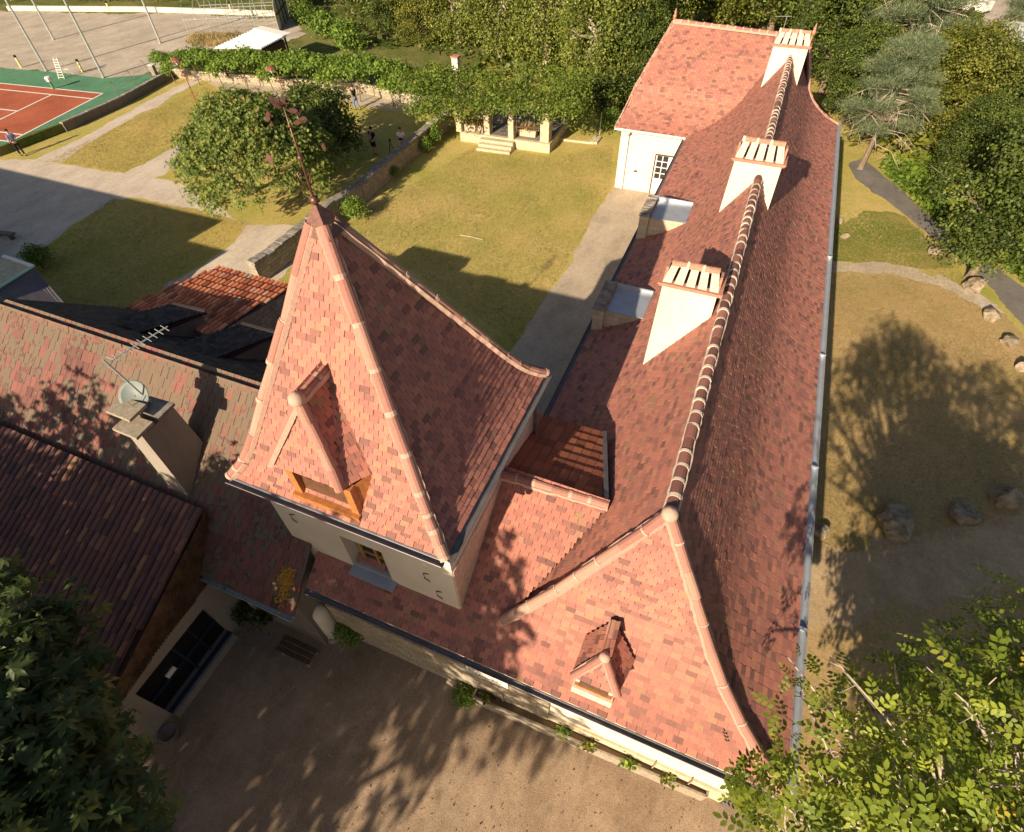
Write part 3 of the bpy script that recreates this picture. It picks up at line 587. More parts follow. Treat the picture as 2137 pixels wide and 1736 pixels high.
# french door of the far wing
dx0 = atY(1356, 404, 32.15).x; dz1 = atY(1368, 322, 32.15).z
mb = MB(); mb.box(dx0, dx0 + 1.75, 32.125, 32.145, 0.02, dz1); D = part('french_door', mb, WHITE, H)
mb = MB(); mb.box(dx0 - .06, dx0, 32.06, 32.15, 0, dz1 + .03); mb.box(dx0, dx0 + 1.75, 32.06, 32.15, dz1, dz1 + .05); part('door_frame', mb, DARKWOOD, D)
for lf in (0.07, 0.93):
    mb = MB()
    for c in range(2):
        for rr in range(4):
            x = dx0 + lf + c * 0.34; z = 0.95 + rr * 0.33; mb.box(x, x + 0.29, 32.11, 32.124, z, z + 0.28)
    part('glazing', mb, GLASS, D)
mb = MB(); mb.box(-6.0, -5.8, 32.12, 32.15, 1.1, 1.2); part('wall_vent', mb, DARKWOOD, H)
mb = MB(); mb.box(1.35, 1.75, 3.385, 3.40, 0.35, 0.47); part('wall_vent', mb, BLACK, H)
mb = MB(); mb.lathe((3.1, 3.05, EZ - .1), [(0.05, 0), (0.09, .06), (0.09, .16), (.03, .2)], 10); part('wall_lamp', mb, STEEL, H, True)
# chimneys
def chimney(x0, x1, yf, zb, zt, ch_, dep=0.95, slabs=5):
    tp = 0.05
    mb = MB(); mb.hexa([V(x0, yf, zb), V(x1, yf, zb), V(x1, yf + dep, zb), V(x0, yf + dep, zb)], [V(x0 + tp, yf + tp, zt), V(x1 - tp, yf + tp, zt), V(x1 - tp, yf + dep - tp, zt), V(x0 + tp, yf + dep - tp, zt)])
    ch = part('chimney', mb, CHIMP, H, uvbox=True)
    mb = MB(); mb.box(x0 - .03, x1 + .03, yf - .02, yf + dep + .02, zt, zt + 0.05); mb.box(x0 - .06, x1 + .06, yf - .05, yf + dep + .05, zt + .05, zt + 0.10); part('crown_course', mb, TERRA, ch)
    mb = MB(); rs = RS(int(yf * 7)); z0 = zt + 0.10; z1 = zt + ch_; ym = yf + dep / 2; w = (x1 - x0) / slabs
    for k in range(slabs):
        a = x0 + (k + 0.12) * w; b = x0 + (k + 0.86) * w; cxm = (x0 + x1) / 2; ga = lambda x: cxm + (x - cxm) * .84
        for sg in (1, -1):
            ya = ym - sg * (dep / 2 - 0.03); yb = ym - sg * 0.05; n = V(0, sg * -0.5, 0.5) * 0.06
            q = [V(a, ya, z0), V(b, ya, z0), V(ga(b), yb, z1), V(ga(a), yb, z1)]; mb.hexa([p - n for p in q] if sg > 0 else [p - n for p in q][::-1], q if sg > 0 else q[::-1])
    part('leaning_slab', mb, SLAB, ch)
    for x in (x0 + 0.03, x1 - 0.09):
        mb = MB(); mb.hexa([V(x, yf + .1, z0), V(x + .06, yf + .1, z0), V(x + .06, yf + dep - .1, z0), V(x, yf + dep - .1, z0)], [V(x, ym - .12, z1 - .08), V(x + .06, ym - .12, z1 - .08), V(x + .06, ym + .12, z1 - .08), V(x, ym + .12, z1 - .08)]); part('end_slab', mb, TERRA, ch)
    mb = MB(); caprow(mb, [V(x0 + .14, ym, z1 - 0.02), V(x1 - .14, ym, z1 - 0.02)], 0.10, 0.42, bed=False, mi_c=0, mi_m=1, seed=int(yf))
    part('chimney_ridge', mb, [TERRA, SLAB], ch)
    mb = MB(); mb.box(x0 + .1, x1 - .1, yf + .15, yf + dep - .15, zt + .09, zt + .14); part('flue', mb, BLACK, ch)
chimney(-1.16, 0.26, 11.93, 4.8, 7.80, .40); chimney(-0.46, 1.08, 19.2, 5.5, 7.96, .52); chimney(-0.45, 1.15, 32.0, 5.5, 7.92, .52)
mb = MB(); b0 = V(-0.2, 32.4, 8.5); mb.tube([b0, b0 + V(0, 0, .5)], 0.012, 5); mb.tube([b0 + V(-.5, 0, .45), b0 + V(.2, 0, .5)], 0.01, 5); part('aerial', mb, STEEL, H)
# zinc-topped stone dormers that rise through the drive-side eave
def wall_dormer(y0, y1, zt, xin, seed):
    rs = RS(seed)
    mb = MB(); mb.hexa([V(-3.42, y0, 2.6), V(-3.05, y0, 2.6), V(-3.05, y1, 2.6), V(-3.42, y1, 2.6)], [V(-3.42, y0, zt + .02), V(-3.05, y0, zt + .02), V(-3.05, y1, zt + .02), V(-3.42, y1, zt + .02)])
    d = part('stone_dormer', mb, STONE, H, uvbox=True)
    mb = MB(); y = y0 - .04
    while y < y1:
        e = y + rs.uniform(.1, .26); mb.hexa([V(-3.47, y, zt), V(-3.02, y, zt), V(-3.02, e, zt), V(-3.47, e, zt)], [V(-3.45 + rs.uniform(0, .05), y + .01, zt + rs.uniform(.08, .16)), V(-3.03 - rs.uniform(0, .05), y + .01, zt + rs.uniform(.08, .16)), V(-3.03, e - .01, zt + rs.uniform(.08, .16)), V(-3.45, e - .01, zt + rs.uniform(.08, .16))]); y = e
    part('coping', mb, CAPSTONE, d)
    mb = MB(); mb.hexa([V(-3.05, y0 + .12, 2.7), V(xin, y0 + .12, 4.0), V(xin, y1 - .02, 4.0), V(-3.05, y1 - .02, 2.7)], [V(-3.05, y0 + .12, zt - .06), V(xin, y0 + .12, zt - .02), V(xin, y1 - .02, zt - .02), V(-3.05, y1 - .02, zt - .06)]); part('cheek', mb, STONE, d, uvbox=True)
    mb = MB(); mb.slab([V(-3.04, y0 + .05, zt - .03), V(xin + .1, y0 + .05, zt + .03), V(xin + .1, y1, zt + .03), V(-3.04, y1, zt - .03)], 0.03); mb.box(-3.04, xin + .1, y1 - .02, y1 + .04, zt - .02, zt + .12); part('zinc_roof', mb, ZINC, d)
wall_dormer(14.75, 16.25, 4.42, -1.85, 1); wall_dormer(21.0, 22.6, 4.55, -1.7, 2)
# small hipped lucarne on the front hip
def lucarne(par, rb, ball, FL, FRt, BL, BRt, name, seed, r=0.09):
    mb = MB(); tiles(mb, [FL, rb, BL], Vector(BL) - Vector(FL), w=0.19, h=0.12, seed=seed); tiles(mb, [FL, ball, rb], Vector(rb) - Vector(ball), w=0.19, h=0.12, seed=seed + 8); tiles(mb, [FRt, BRt, rb], Vector(BRt) - Vector(FRt), w=0.19, h=0.12, seed=seed + 1); tiles(mb, [FRt, rb, ball], Vector(rb) - Vector(ball), w=0.19, h=0.12, seed=seed + 7)
    tiles(mb, [FL, FRt, ball], Vector(FRt) - Vector(FL), w=0.19, h=0.12, seed=seed + 2); d = part(name, mb, TM, par)
    mb = MB(); caprow(mb, [ball, rb], r, 0.3, seed=seed); caprow(mb, [FL, ball], r * .9, 0.4, seed=seed + 1, band=False); caprow(mb, [FRt, ball], r * .9, 0.4, seed=seed + 2, band=False); part('hip_cap', mb, HM, d)
    mb = MB(); mb.ball(ball + V(0, -.02, .03), r * 1.4, 12); part('knob', mb, HMORT, d, True); return d
lu = lucarne(H, V(.09, 4.55, 5.02), V(.11, 3.84, 5.0), V(-.38, 3.42, 4.47), V(.54, 3.42, 4.47), V(-.36, 4.27, 4.47), V(.66, 4.2, 4.43), 'lucarne', 40, 0.08)
mb = MB(); mb.box(-.30, .46, 3.50, 4.15, 3.7, 4.40); part('lucarne_wall', mb, PLASTER, lu)
mb = MB(); mb.box(-.34, .50, 3.38, 3.52, 3.66, 3.98); part('lucarne_sill', mb, SLAB, lu); mb = MB(); mb.box(-.22, .38, 3.47, 3.502, 4.0, 4.32); part('lucarne_opening', mb, DARKWOOD, lu)
mb = MB(); mb.box(-.30, .46, 3.43, 3.50, 3.98, 4.03); part('lucarne_rail', mb, ORANGEWOOD, lu)
# ------------------------------------------------------------------ stair tower
TW = thing('stair_tower', 'square white tower under a tall pyramid tile roof with a copper finial', 'tower', (-5.4, 6.2, 0))
mb = MB(); mb.box(-7.55, -3.12, 4.22, 8.45, 0, 6.95); mb.box(-7.55, -5.88, 3.93, 4.22, 0, 6.95); mb.box(-4.82, -3.12, 3.93, 4.22, 0, 6.95); mb.box(-5.88, -4.82, 3.93, 4.22, 5.46, 6.95); mb.box(-5.88, -4.82, 3.93, 4.22, 0, 4.12); part('wall', mb, PLASTER, TW, uvbox=True)
cs = [V(-7.81, 3.66, 0), V(-2.99, 3.67, 0), V(-2.98, 8.73, 0), V(-7.81, 8.73, 0)]; A2 = V(-5.67, 5.93, 0)
lv = [(0, 7.0), (.06, 7.14), (.12, 7.32), (.18, 7.57), (.25, 7.91), (.955, 11.72)]
def tp_(c, f, z): p = c * (1 - f) + A2 * f; return V(p.x, p.y, z)
mb = MB()
for i in range(4):
    a, b = cs[i], cs[(i + 1) % 4]
    for (f0, z0), (f1, z1) in zip(lv, lv[1:]): tiles(mb, [tp_(a, f0, z0), tp_(b, f0, z0), tp_(b, f1, z1), tp_(a, f1, z1)], b - a, seed=50 + i, h=0.125, w=0.19)
part('roof', mb, TM, TW)
for i in range(4):
    mb = MB(); caprow(mb, [tp_(cs[i], f, z + .03) for f, z in lv], 0.095, 0.80, seed=60 + i, bandw=0.08); part('hip_cap', mb, HM, TW)
mb = MB(); q = [tp_(c, .93, 11.60) for c in cs]; q = [p + (p - V(A2.x, A2.y, p.z)) * 0.55 for p in q]; mb.hexa(q, [V(A2.x - .03, A2.y - .03, 12.02), V(A2.x + .03, A2.y - .03, 12.02), V(A2.x + .03, A2.y + .03, 12.02), V(A2.x - .03, A2.y + .03, 12.02)]); g2 = part('apex_cap', mb, COPPER, TW)
mb = MB(); e = 0.0
for a, b in zip(cs, cs[1:] + cs[:1]):
    m_ = ((a + b) / 2 - V(-5.4, 6.2, 0)).normalized(); gutter(mb, V(a.x, a.y, 6.98) + m_ * .01, V(b.x, b.y, 6.98) + m_ * .01, m_, 0.075)
part('gutter', mb, DZINC, TW)
mb = MB(); mb.box(-7.72, -3.05, 3.75, 8.65, 6.9, 6.97); part('eave_board', mb, DARKWOOD, TW)
mb = MB(); mb.tube([(-2.95, 8.2, 6.9), (-3.04, 8.25, 6.5), (-3.04, 8.25, 5.35), (-2.9, 8.3, 5.2)], 0.05, 8); part('downpipe', mb, DZINC, TW)
# finial
FB = V(A2.x, A2.y, 12.0); FT = onv(589, 215, FB)
mb = MB(); mb.tube([FB, FB.lerp(FT, .5), FT], [0.02, 0.015, 0.01], 7)
for z, r_ in ((.06, .07), (.5, .045), (.8, .03)): mb.ball(FB.lerp(FT, z), r_, 8)
fi = part('finial', mb, COPPER, TW, True)
def fpt(px, py): return onv(px, py, FB)
ctr = lambda x, y: fpt(534.3 + x / 4.953, 167 + y / 4.953)
mb = MB()
for pl in ([(430, 790), (470, 740), (540, 690), (650, 678), (700, 690)], [(435, 790), (380, 770), (270, 760), (180, 790), (140, 800)], [(335, 520), (350, 420), (395, 330), (380, 300)], [(330, 520), (250, 430), (160, 370), (120, 330)], [(340, 560), (380, 470), (430, 435), (470, 450)], [(280, 320), (240, 270), (190, 220)]):
    mb.tube([ctr(*p) for p in pl], 0.011, 5)
for pl in ([(545, 1130), (560, 1000), (540, 950), (515, 965), (530, 1000)], [(545, 1130), (460, 1030), (425, 970), (450, 935), (465, 970), (445, 990)], [(560, 1190), (640, 1200), (610, 1150), (590, 1120), (600, 1160), (625, 1170)], [(560, 1195), (500, 1180), (480, 1130), (500, 1140)]):
    mb = MB(); mb.tube([ctr(*p) for p in pl], 0.013, 5); part('scroll', mb, COPPER, fi, True)
mb = MB(); mb.bar(ctr(530, 1250), ctr(660, 1245), 0.03); part('cross_bar', mb, COPPER, fi)
rs = RS(5)
for (x, y, L) in ((700, 690, 60), (140, 815, 70), (385, 320, 60), (440, 330, 50), (140, 350, 60), (120, 390, 60), (160, 460, 55), (480, 400, 50), (430, 440, 60), (500, 410, 50), (280, 195, 80), (200, 230, 85), (250, 240, 70), (300, 220, 60)):
    p = ctr(x, y); mb = MB(); d = V(rs.normal(), rs.normal(), rs.normal() * .6).normalized(); s = d.cross(_fw).normalized(); L = L / 4.953 / F * p.length * .5; n_ = s.cross(d) * .008
    o_ = [p + d * L * a + s * L * b for a, b in ((-.75, 0), (-.45, .30), (0, .42), (.45, .26), (.95, 0), (.45, -.26), (0, -.42), (-.45, -.30))]; mb.hexa([v_ - n_ for v_ in o_], [v_ + n_ for v_ in o_]); part('leaf', mb, COPPER, fi)
# big wooden dormer of the tower
lu = lucarne(TW, V(-5.6, 4.98, 9.6), V(-5.6, 4.2, 9.58), V(-6.5, 3.76, 8.0), V(-4.93, 3.75, 8.0), V(-6.62, 4.33, 8.02), V(-4.60, 4.33, 8.0), 'dormer', 70, 0.10)
mb = MB(); mb.box(-6.22, -6.06, 3.78, 3.92, 7.12, 7.98); part('dormer_post', mb, ORANGEWOOD, lu); mb = MB(); mb.box(-4.95, -4.79, 3.78, 3.92, 7.12, 7.98); part('dormer_post', mb, ORANGEWOOD, lu)
mb = MB(); mb.box(-6.25, -4.77, 3.70, 3.86, 7.03, 7.20); part('dormer_sill', mb, ORANGEWOOD, lu)
mb = MB(); mb.hexa([V(-6.08, 3.86, 7.12), V(-4.94, 3.86, 7.12), V(-4.94, 4.2, 7.12), V(-6.08, 4.2, 7.12)], [V(-6.08, 3.94, 8.0), V(-4.94, 3.94, 8.0), V(-4.94, 4.4, 8.0), V(-6.08, 4.4, 8.0)]); part('dormer_back_board', mb, mplain('brown_board', (.11, .05, .028), .6, .3, 9), lu)
mb = MB(); mb.hexa([V(-4.80, 3.92, 7.15), V(-4.78, 3.92, 7.15), V(-4.60, 4.22, 7.7), V(-4.62, 4.22, 7.7)], [V(-4.80, 3.92, 7.98), V(-4.78, 3.92, 7.98), V(-4.60, 4.30, 7.99), V(-4.62, 4.30, 7.99)]); part('dormer_cheek', mb, ORANGEWOOD, lu)
mb = MB(); mb.hexa([V(-6.24, 3.92, 7.15), V(-6.22, 3.92, 7.15), V(-6.42, 4.22, 7.7), V(-6.44, 4.22, 7.7)][::-1], [V(-6.24, 3.92, 7.98), V(-6.22, 3.92, 7.98), V(-6.42, 4.30, 7.99), V(-6.44, 4.30, 7.99)][::-1]); part('dormer_cheek', mb, ORANGEWOOD, lu)
for k in range(5):
    x = -5.92 + k * .2; z = 7.62 + .05 * (k % 2); y = 3.86 + .08 * (z - 7.12) / .88 - .006; mb = MB(); mb.box(x, x + .12, y, y + .02, z, z + .07 + .03 * (k % 3)); part('carved_hole', mb, BLACK, lu)
# tower window, recessed with yellow frame, zinc sill
mb = MB(); mb.box(-5.88, -4.82, 4.20, 4.218, 4.13, 5.45); w_ = part('window', mb, GREYREND, TW)
mb = MB(); mb.box(-5.62, -4.86, 4.17, 4.195, 4.2, 5.42); part('pane', mb, GLASS, w_)
mb = MB(); x = -5.66
for x in (-5.68, -5.28, -4.90): mb.box(x, x + .06, 4.12, 4.168, 4.15, 5.44)
for z in (4.15, 4.58, 4.98, 5.38): mb.box(-5.67, -4.85, 4.125, 4.163, z, z + .05)
part('window_frame', mb, YELLOWWOOD, w_)
mb = MB(); mb.hexa([V(-4.86, 3.95, 4.2), V(-4.82, 3.95, 4.2), V(-4.82, 4.15, 4.2), V(-4.86, 4.15, 4.2)], [V(-4.86, 3.95, 5.4), V(-4.82, 3.95, 5.4), V(-4.82, 4.15, 5.4), V(-4.86, 4.15, 5.4)]); part('shutter', mb, YELLOWWOOD, w_)
mb = MB(); mb.slab([V(-5.88, 3.70, 4.07), V(-4.70, 3.70, 4.07), V(-4.70, 4.20, 4.16), V(-5.88, 4.20, 4.16)], .04); part('window_sill', mb, ZINC, w_)
for x, z in ((-3.83, 5.2), (-3.62, 4.5), (-7.1, 5.5), (-6.3, 6.2), (-5.0, 6.3)):
    mb = MB(); mb.tube([(x + .12, 3.93, z + .12), (x, 3.90, z + .12), (x, 3.90, z - .1), (x + .14, 3.88, z - .12)], 0.011, 5); part('wall_hook', mb, BLACK, TW)
mb = MB(); mb.box(-3.14, -3.09, 3.95, 6.4, 4.05, 5.85); part('flashing', mb, SLAB, TW)
# ------------------------------------------------------------------ old house on the left
OH = thing('old_house', 'old house with mossy lichen-stained tile roof and a leaning grey chimney beside the tower', 'house', (-13, 6, 0))
mb = MB(); mb.box(-20.4, -7.2, 2.9, 6.6, 0, 2.95); mb.box(-15.5, -7.2, 6.6, 9.8, 0, 2.95); mb.hexa([V(-7.35, 2.9, 2.95), V(-7.2, 2.9, 2.95), V(-7.2, 3.9, 2.95), V(-7.35, 3.9, 2.95)], [V(-7.35, 2.95, 3.1), V(-7.2, 2.95, 3.1), V(-7.2, 3.9, 4.1), V(-7.35, 3.9, 4.1)]); part('wall', mb, DARKREND, OH, uvbox=True)
mb = MB(); tiles(mb, [V(-20.5, 2.6, 3.0), V(-7.0, 2.6, 3.0), V(-7.0, 3.95, 4.32), V(-7.5, 6.2, 6.5), V(-20.5, 6.2, 6.5)], (1, 0, 0), w=0.21, h=0.30, t=0.028, seed=80, stag=0.5, over=0.05, jit=1.6); part('front_roof', mb, [T_OLD, T_BASE], OH)
def onrear(px, py):
    d = ray(px, py); n = V(0, .8333, 1); t = (n.dot(V(0, 6.2, 6.5)) - CAM_H) / n.dot(d); return V(d.x * t, d.y * t, CAM_H + d.z * t)
re_ = [onrear(-40, 629), onrear(9, 631), onrear(140, 633), onrear(265, 643)]
mb = MB(); tiles(mb, [V(-20.5, 6.2, 6.5), re_[0], re_[1], V(re_[1].x, 6.2, 6.5)], (1, 0, 0), w=0.2, h=0.16, seed=84, jit=1.4)
for a, b in zip(re_[1:], re_[2:]): tiles(mb, [V(a.x, 6.2, 6.5), a, b, V(b.x, 6.2, 6.5)], (1, 0, 0), w=0.2, h=0.16, seed=int(abs(a.x) * 3), jit=1.4)
tiles(mb, [V(re_[3].x, 6.2, 6.5), re_[3], V(re_[3].x + 2.2, 10.4, 3.0), V(-7.6, 10.4, 3.0), V(-7.6, 6.2, 6.5)], (1, 0, 0), w=0.2, h=0.16, seed=81, jit=1.4)
part('rear_roof', mb, [T_SLATE, T_BASE], OH)
mb = MB(); caprow(mb, [V(-20.5, 6.2, 6.43), V(-7.6, 6.2, 6.43)], 0.11, 0.33, band=False, bed=False, seed=82); part('ridge_cap', mb, T_OLD, OH)
rr_ = RS(61); N_ = 420; px_ = np.column_stack([-7.42 + rr_.normal(size=N_) * .10, 0 * rr_.uniform(size=N_) + np.where(rr_.uniform(size=N_) < .7, 3.15, 2.85) + rr_.normal(size=N_) * .12, np.zeros(N_)]); px_[:, 2] = 3.0 + .972 * (px_[:, 1] - 2.6) + .045
scatter('lichen_patch', KITE, px_, np.tile([0, -.7, .72], (N_, 1)) + rr_.normal(size=(N_, 3)) * .15, .055, L_MOSS, 61, parent=OH)['kind'] = 'stuff'
mb = MB(); gutter(mb, (-10.2, 2.6, 2.97), (-7.0, 2.6, 2.97), (0, -1, 0), 0.06); part('gutter', mb, STEEL, OH)
mb = MB(); mb.tube([(-9.1, 2.52, 2.95), (-9.25, 2.75, 2.5), (-9.3, 2.85, 0.1)], 0.045, 8); part('downpipe', mb, GREYREND, OH)
for pts, z in (([(243, 663), (362, 635), (430, 650), (288, 696)], 5.4), ([(362, 719), (505, 676), (579, 696), (451, 746)], 5.4)):
    q = [at(x, y, z + (0.25 if k in (0, 3) else 0)) for k, (x, y) in enumerate(pts)]
    mb = MB(); tiles(mb, [q[0], q[1], q[2], q[3]], q[2] - q[1], w=0.15, h=0.12, seed=int(pts[0][0]), jit=1.2, t=.01); mb.cur = 1; mb.slab([p - V(0, 0, .05) for p in q], 0.06); dm = part('rear_dormer', mb, [T_SLATE, T_BASE], OH)
    i_ = [q[0].lerp(q[2], .06), q[1].lerp(q[3], .07), q[2].lerp(q[0], .07), q[3].lerp(q[1], .06)]
    mb = MB(); mb.hexa([V(p.x, p.y, 3.6) for p in i_[::-1]][::-1], [V(p.x, p.y, z - .10) for p in i_]); part('dormer_wall', mb, DARKREND, dm)
    mb = MB(); mb.bar(q[1] + V(0, 0, .03), q[2] + V(0, 0, .03), .1, .04); part('dormer_edge', mb, T_SLATE, dm)
NH = thing('neighbour_house', 'gabled house outside the frame whose shade falls on the gravel yard', 'house', (-38, 6, 0))
mb = MB(); mb.box(-50, -29.5, 3, 9.4, 0, 3); mb.box(-29.5, -26.6, 3.5, 9.0, 0, 2.7); mb.hexa([V(-29.52, 3, 3), V(-29.5, 3, 3), V(-29.5, 9.4, 3), V(-29.52, 9.4, 3)], [V(-29.52, 6.15, 6.3), V(-29.5, 6.15, 6.3), V(-29.5, 6.25, 6.3), V(-29.52, 6.25, 6.3)]); part('wall', mb, DARKREND, NH, uvbox=True)
mb = MB()
for x0_, x1_, e_, r_ in ((-50, -29.3, 3.0, 6.45), (-29.3, -26.4, 2.7, 5.35)): mb.slab([V(x0_, 2.7, e_), V(x1_, 2.7, e_), V(x1_, 6.2, r_), V(x0_, 6.2, r_)], .06); mb.slab([V(x0_, 6.2, r_), V(x1_, 6.2, r_), V(x1_, 9.7, e_), V(x0_, 9.7, e_)], .06)
part('roof', mb, T_OLD, NH)
# the grey chimney with its stone cover slabs
mb = MB(); mb.hexa([V(-11.35, 3.86, 3.6), V(-10.68, 3.86, 3.6), V(-10.66, 4.95, 4.6), V(-11.35, 4.95, 4.6)], [V(-11.28, 3.92, 6.62), V(-10.74, 3.92, 6.62), V(-10.74, 4.85, 6.62), V(-11.28, 4.85, 6.62)]); och = part('chimney', mb, GREYREND, OH)
for k, (x, y, z) in enumerate(((-10.92, 3.98, 6.78), (-11.24, 4.22, 6.98), (-10.98, 4.62, 6.72))):
    mb = MB(); mb.hexa([V(x - .38, y - .24, z), V(x + .38, y - .26, z + .02), V(x + .37, y + .24, z + .03), V(x - .39, y + .22, z)], [V(x - .37, y - .23, z + .07), V(x + .38, y - .25, z + .09), V(x + .36, y + .24, z + .1), V(x - .38, y + .22, z + .07)]); part('cover_slab', mb, CAPSTONE if k == 2 else GREYWOOD, och)
mb = MB()
for x, y, z in ((-10.8, 3.98, 6.78), (-11.15, 4.0, 6.8), (-11.15, 4.4, 6.97), (-10.85, 4.75, 6.72), (-11.2, 4.75, 6.72)): mb = MB(); mb.box(x - .06, x + .06, y - .06, y + .06, 6.6, z); part('slab_support', mb, GREYREND, och)
mb = MB(); mb.box(-10.66, -10.3, 3.72, 4.0, 4.02, 4.1); part('flashing', mb, ZINC, OH)
# dish and aerial fixed to the chimney
c = at(279, 826, 7.15); SD = thing('satellite_dish', 'round grey satellite dish behind the old grey chimney', 'satellite dish', tuple(c))
nn = V(.35, -.60, .70).normalized(); mb = MB(); i0 = 0; uu = nn.cross(V(0, 0, 1)).normalized(); vv = nn.cross(uu)
rings = [(0.02, -.07), (.15, -.055), (.27, -.02), (.33, .01), (.33, .0), (.27, -.035), (.02, -.085)]
for (rr, d) in rings:
    for k in range(20): a = 2 * PI * k / 20; mb.v.append(tuple(c + uu * math.cos(a) * rr + vv * math.sin(a) * rr * 1.1 + nn * d)); mb.rnd.append(.5)
for r_ in range(len(rings) - 1):
    for k in range(20): mb.f.append((r_ * 20 + k, r_ * 20 + (k + 1) % 20, r_ * 20 + 20 + (k + 1) % 20, r_ * 20 + 20 + k)); mb.mi.append(0)
part('reflector', mb, mplain('dish_grey', (0.17, 0.20, 0.19), 0.5, .1), SD, True)
mb = MB(); mb.tube([c - nn * .08, V(-11.2, 4.86, 6.6)], .022, 6); mb.tube([c + vv * .3, c + nn * .3 + vv * .1], .012, 5); part('arm', mb, STEEL, SD)
base = V(-11.1, 4.7, 6.62); tp_a = onv(220.5, 757.8, base); TA = thing('tv_antenna', 'thin rake-like television aerial on a mast above the old grey chimney', 'antenna', tuple(base))
mb = MB(); mb.tube([base, tp_a + V(0, 0, .1)], .022, 6); part('mast', mb, STEEL, TA)
bz = tp_a.z - .12; b0 = at(236, 750, bz); b1 = at(350, 681, bz); mb = MB(); mb.tube([b0, b1], .016, 5); mb.tube([V(tp_a.x, tp_a.y, bz), b0], .016, 5); part('boom', mb, STEEL, TA)
dd = (b1 - b0).normalized(); sd = V(-dd.y, dd.x, 0)
for k in range(9):
    p = b0.lerp(b1, (k + .5) / 9); mb = MB(); mb.tube([p - sd * .17, p + sd * .17], .009, 5); part('element', mb, STEEL, TA)
mb = MB(); mb.tube([b0 - sd * .35 + V(0, 0, .25), b0, b0 + sd * .4 - V(0, 0, .12)], .012, 5); part('reflector_rod', mb, STEEL, TA)
# ------------------------------------------------------------------ lower wing with roman tiles
LW = thing('low_wing', 'low outbuilding with ribbed roman-tile roof and dark glazed opening in its grey side wall', 'outbuilding', (-14, 1, 0))
tr = at(411, 1060, 4.32); br_ = at(262, 1376, 2.78); ext = br_ + (br_ - tr) * 0.5; tl = V(-26, tr.y, 4.32); bl = V(-26, ext.y, ext.z)
mb = MB(); canal(mb, [bl, ext, tr, tl], (1, 0, 0), w=0.205, h=0.37, rr=0.072, seed=90); part('roof', mb, [T_CANAL, T_BASE], LW)
mb = MB(); canal(mb, [ext + V(.02, 0, .03), ext + V(.2, 0, .03), tr + V(.2, 0, .03), tr + V(.02, 0, .03)], (1, 0, 0), w=0.18, h=.37, rr=.075, seed=91); part('verge_tile', mb, [T_CANAL, T_BASE], LW)
wx = -9.82
mb = MB(); s1 = [tr + V(.22, 0, -.06), ext + V(.22, 0, -.06), V(wx + .02, ext.y, 2.35), V(wx - .02, 2.55, 2.62)]; mb.slab(s1[::-1], 0.06)
for k in range(46):
    f = (k + .5) / 46; a = s1[0].lerp(s1[1], f); b = s1[3].lerp(s1[2], f); mb.bar(a + V(0, 0, .012), b + V(0, 0, .012), .085, .02, r=(k * .37) % 1)
part('side_roof', mb, BROWNCLAD, LW)
mb = MB(); y0, y1 = -0.15, 2.1
mb.box(wx - .35, wx, ext.y + .4, y0, 0, 2.45); mb.box(wx - .35, wx, y1, 2.88, 0, 2.58); mb.box(wx - .35, wx, y0, y1, 2.08, 2.52); mb.box(wx - .35, wx + .10, y0, y1, 0, .30); mb.box(-22, wx - .36, ext.y + .4, 2.88, 0, 1.6); part('wall', mb, GREYREND, LW, uvbox=True)
mb = MB(); mb.box(wx - .32, wx - .26, y0, y1, .30, 2.08); op = part('opening', mb, BLACK, LW)
mb = MB(); mb.box(wx - .25, wx - .21, .45, .72, 1.02, 1.24); part('paper', mb, WHITE, op)
mb = MB(); mb.box(wx - .25, wx - .19, y0, y1, 1.0, 1.05); mb.box(wx - .25, wx - .19, .98, 1.03, .3, 2.08); mb.box(wx - .25, wx - .20, 1.5, 1.53, .3, 2.08); part('glazing_bar', mb, mplain('dark_blue_metal', (0.03, .04, .075), .4, .1), op)
mb = MB(); mb.box(wx - .10, wx + .02, y0, y1, .30, .35); part('blue_sill', mb, MATS['dark_blue_metal'], op)
# ------------------------------------------------------------------ red barn behind
BN = thing('red_barn', 'small stone barn with bright orange-red canal tile roof behind the old house', 'barn', (-17, 11, 0))
bl_, br2, tl_, tr_ = at(262, 640, 4.9), at(440, 700, 4.95), at(455, 556, 4.5), at(612, 598, 4.5)
ex = (bl_ - tl_); b0 = bl_; b1 = br2; mb = MB(); canal(mb, [b0, b1, tr_, tl_], tr_ - tl_, w=0.19, h=0.36, rr=0.07, seed=95); part('roof', mb, [T_BARN, T_BASE], BN)
f_ = lambda p, z: V(p.x, p.y, z)
i1, i2, i3, i4 = [p.lerp((b0 + tr_) / 2, .04) for p in (b0, b1, tr_, tl_)]
mb = MB(); mb.hexa([f_(i1, 0), f_(i2, 0), f_(i3, 0), f_(i4, 0)], [i1 - V(0, 0, .12), i2 - V(0, 0, .12), i3 - V(0, 0, .12), i4 - V(0, 0, .12)]); part('wall', mb, RUBBLE, BN, uvbox=True)
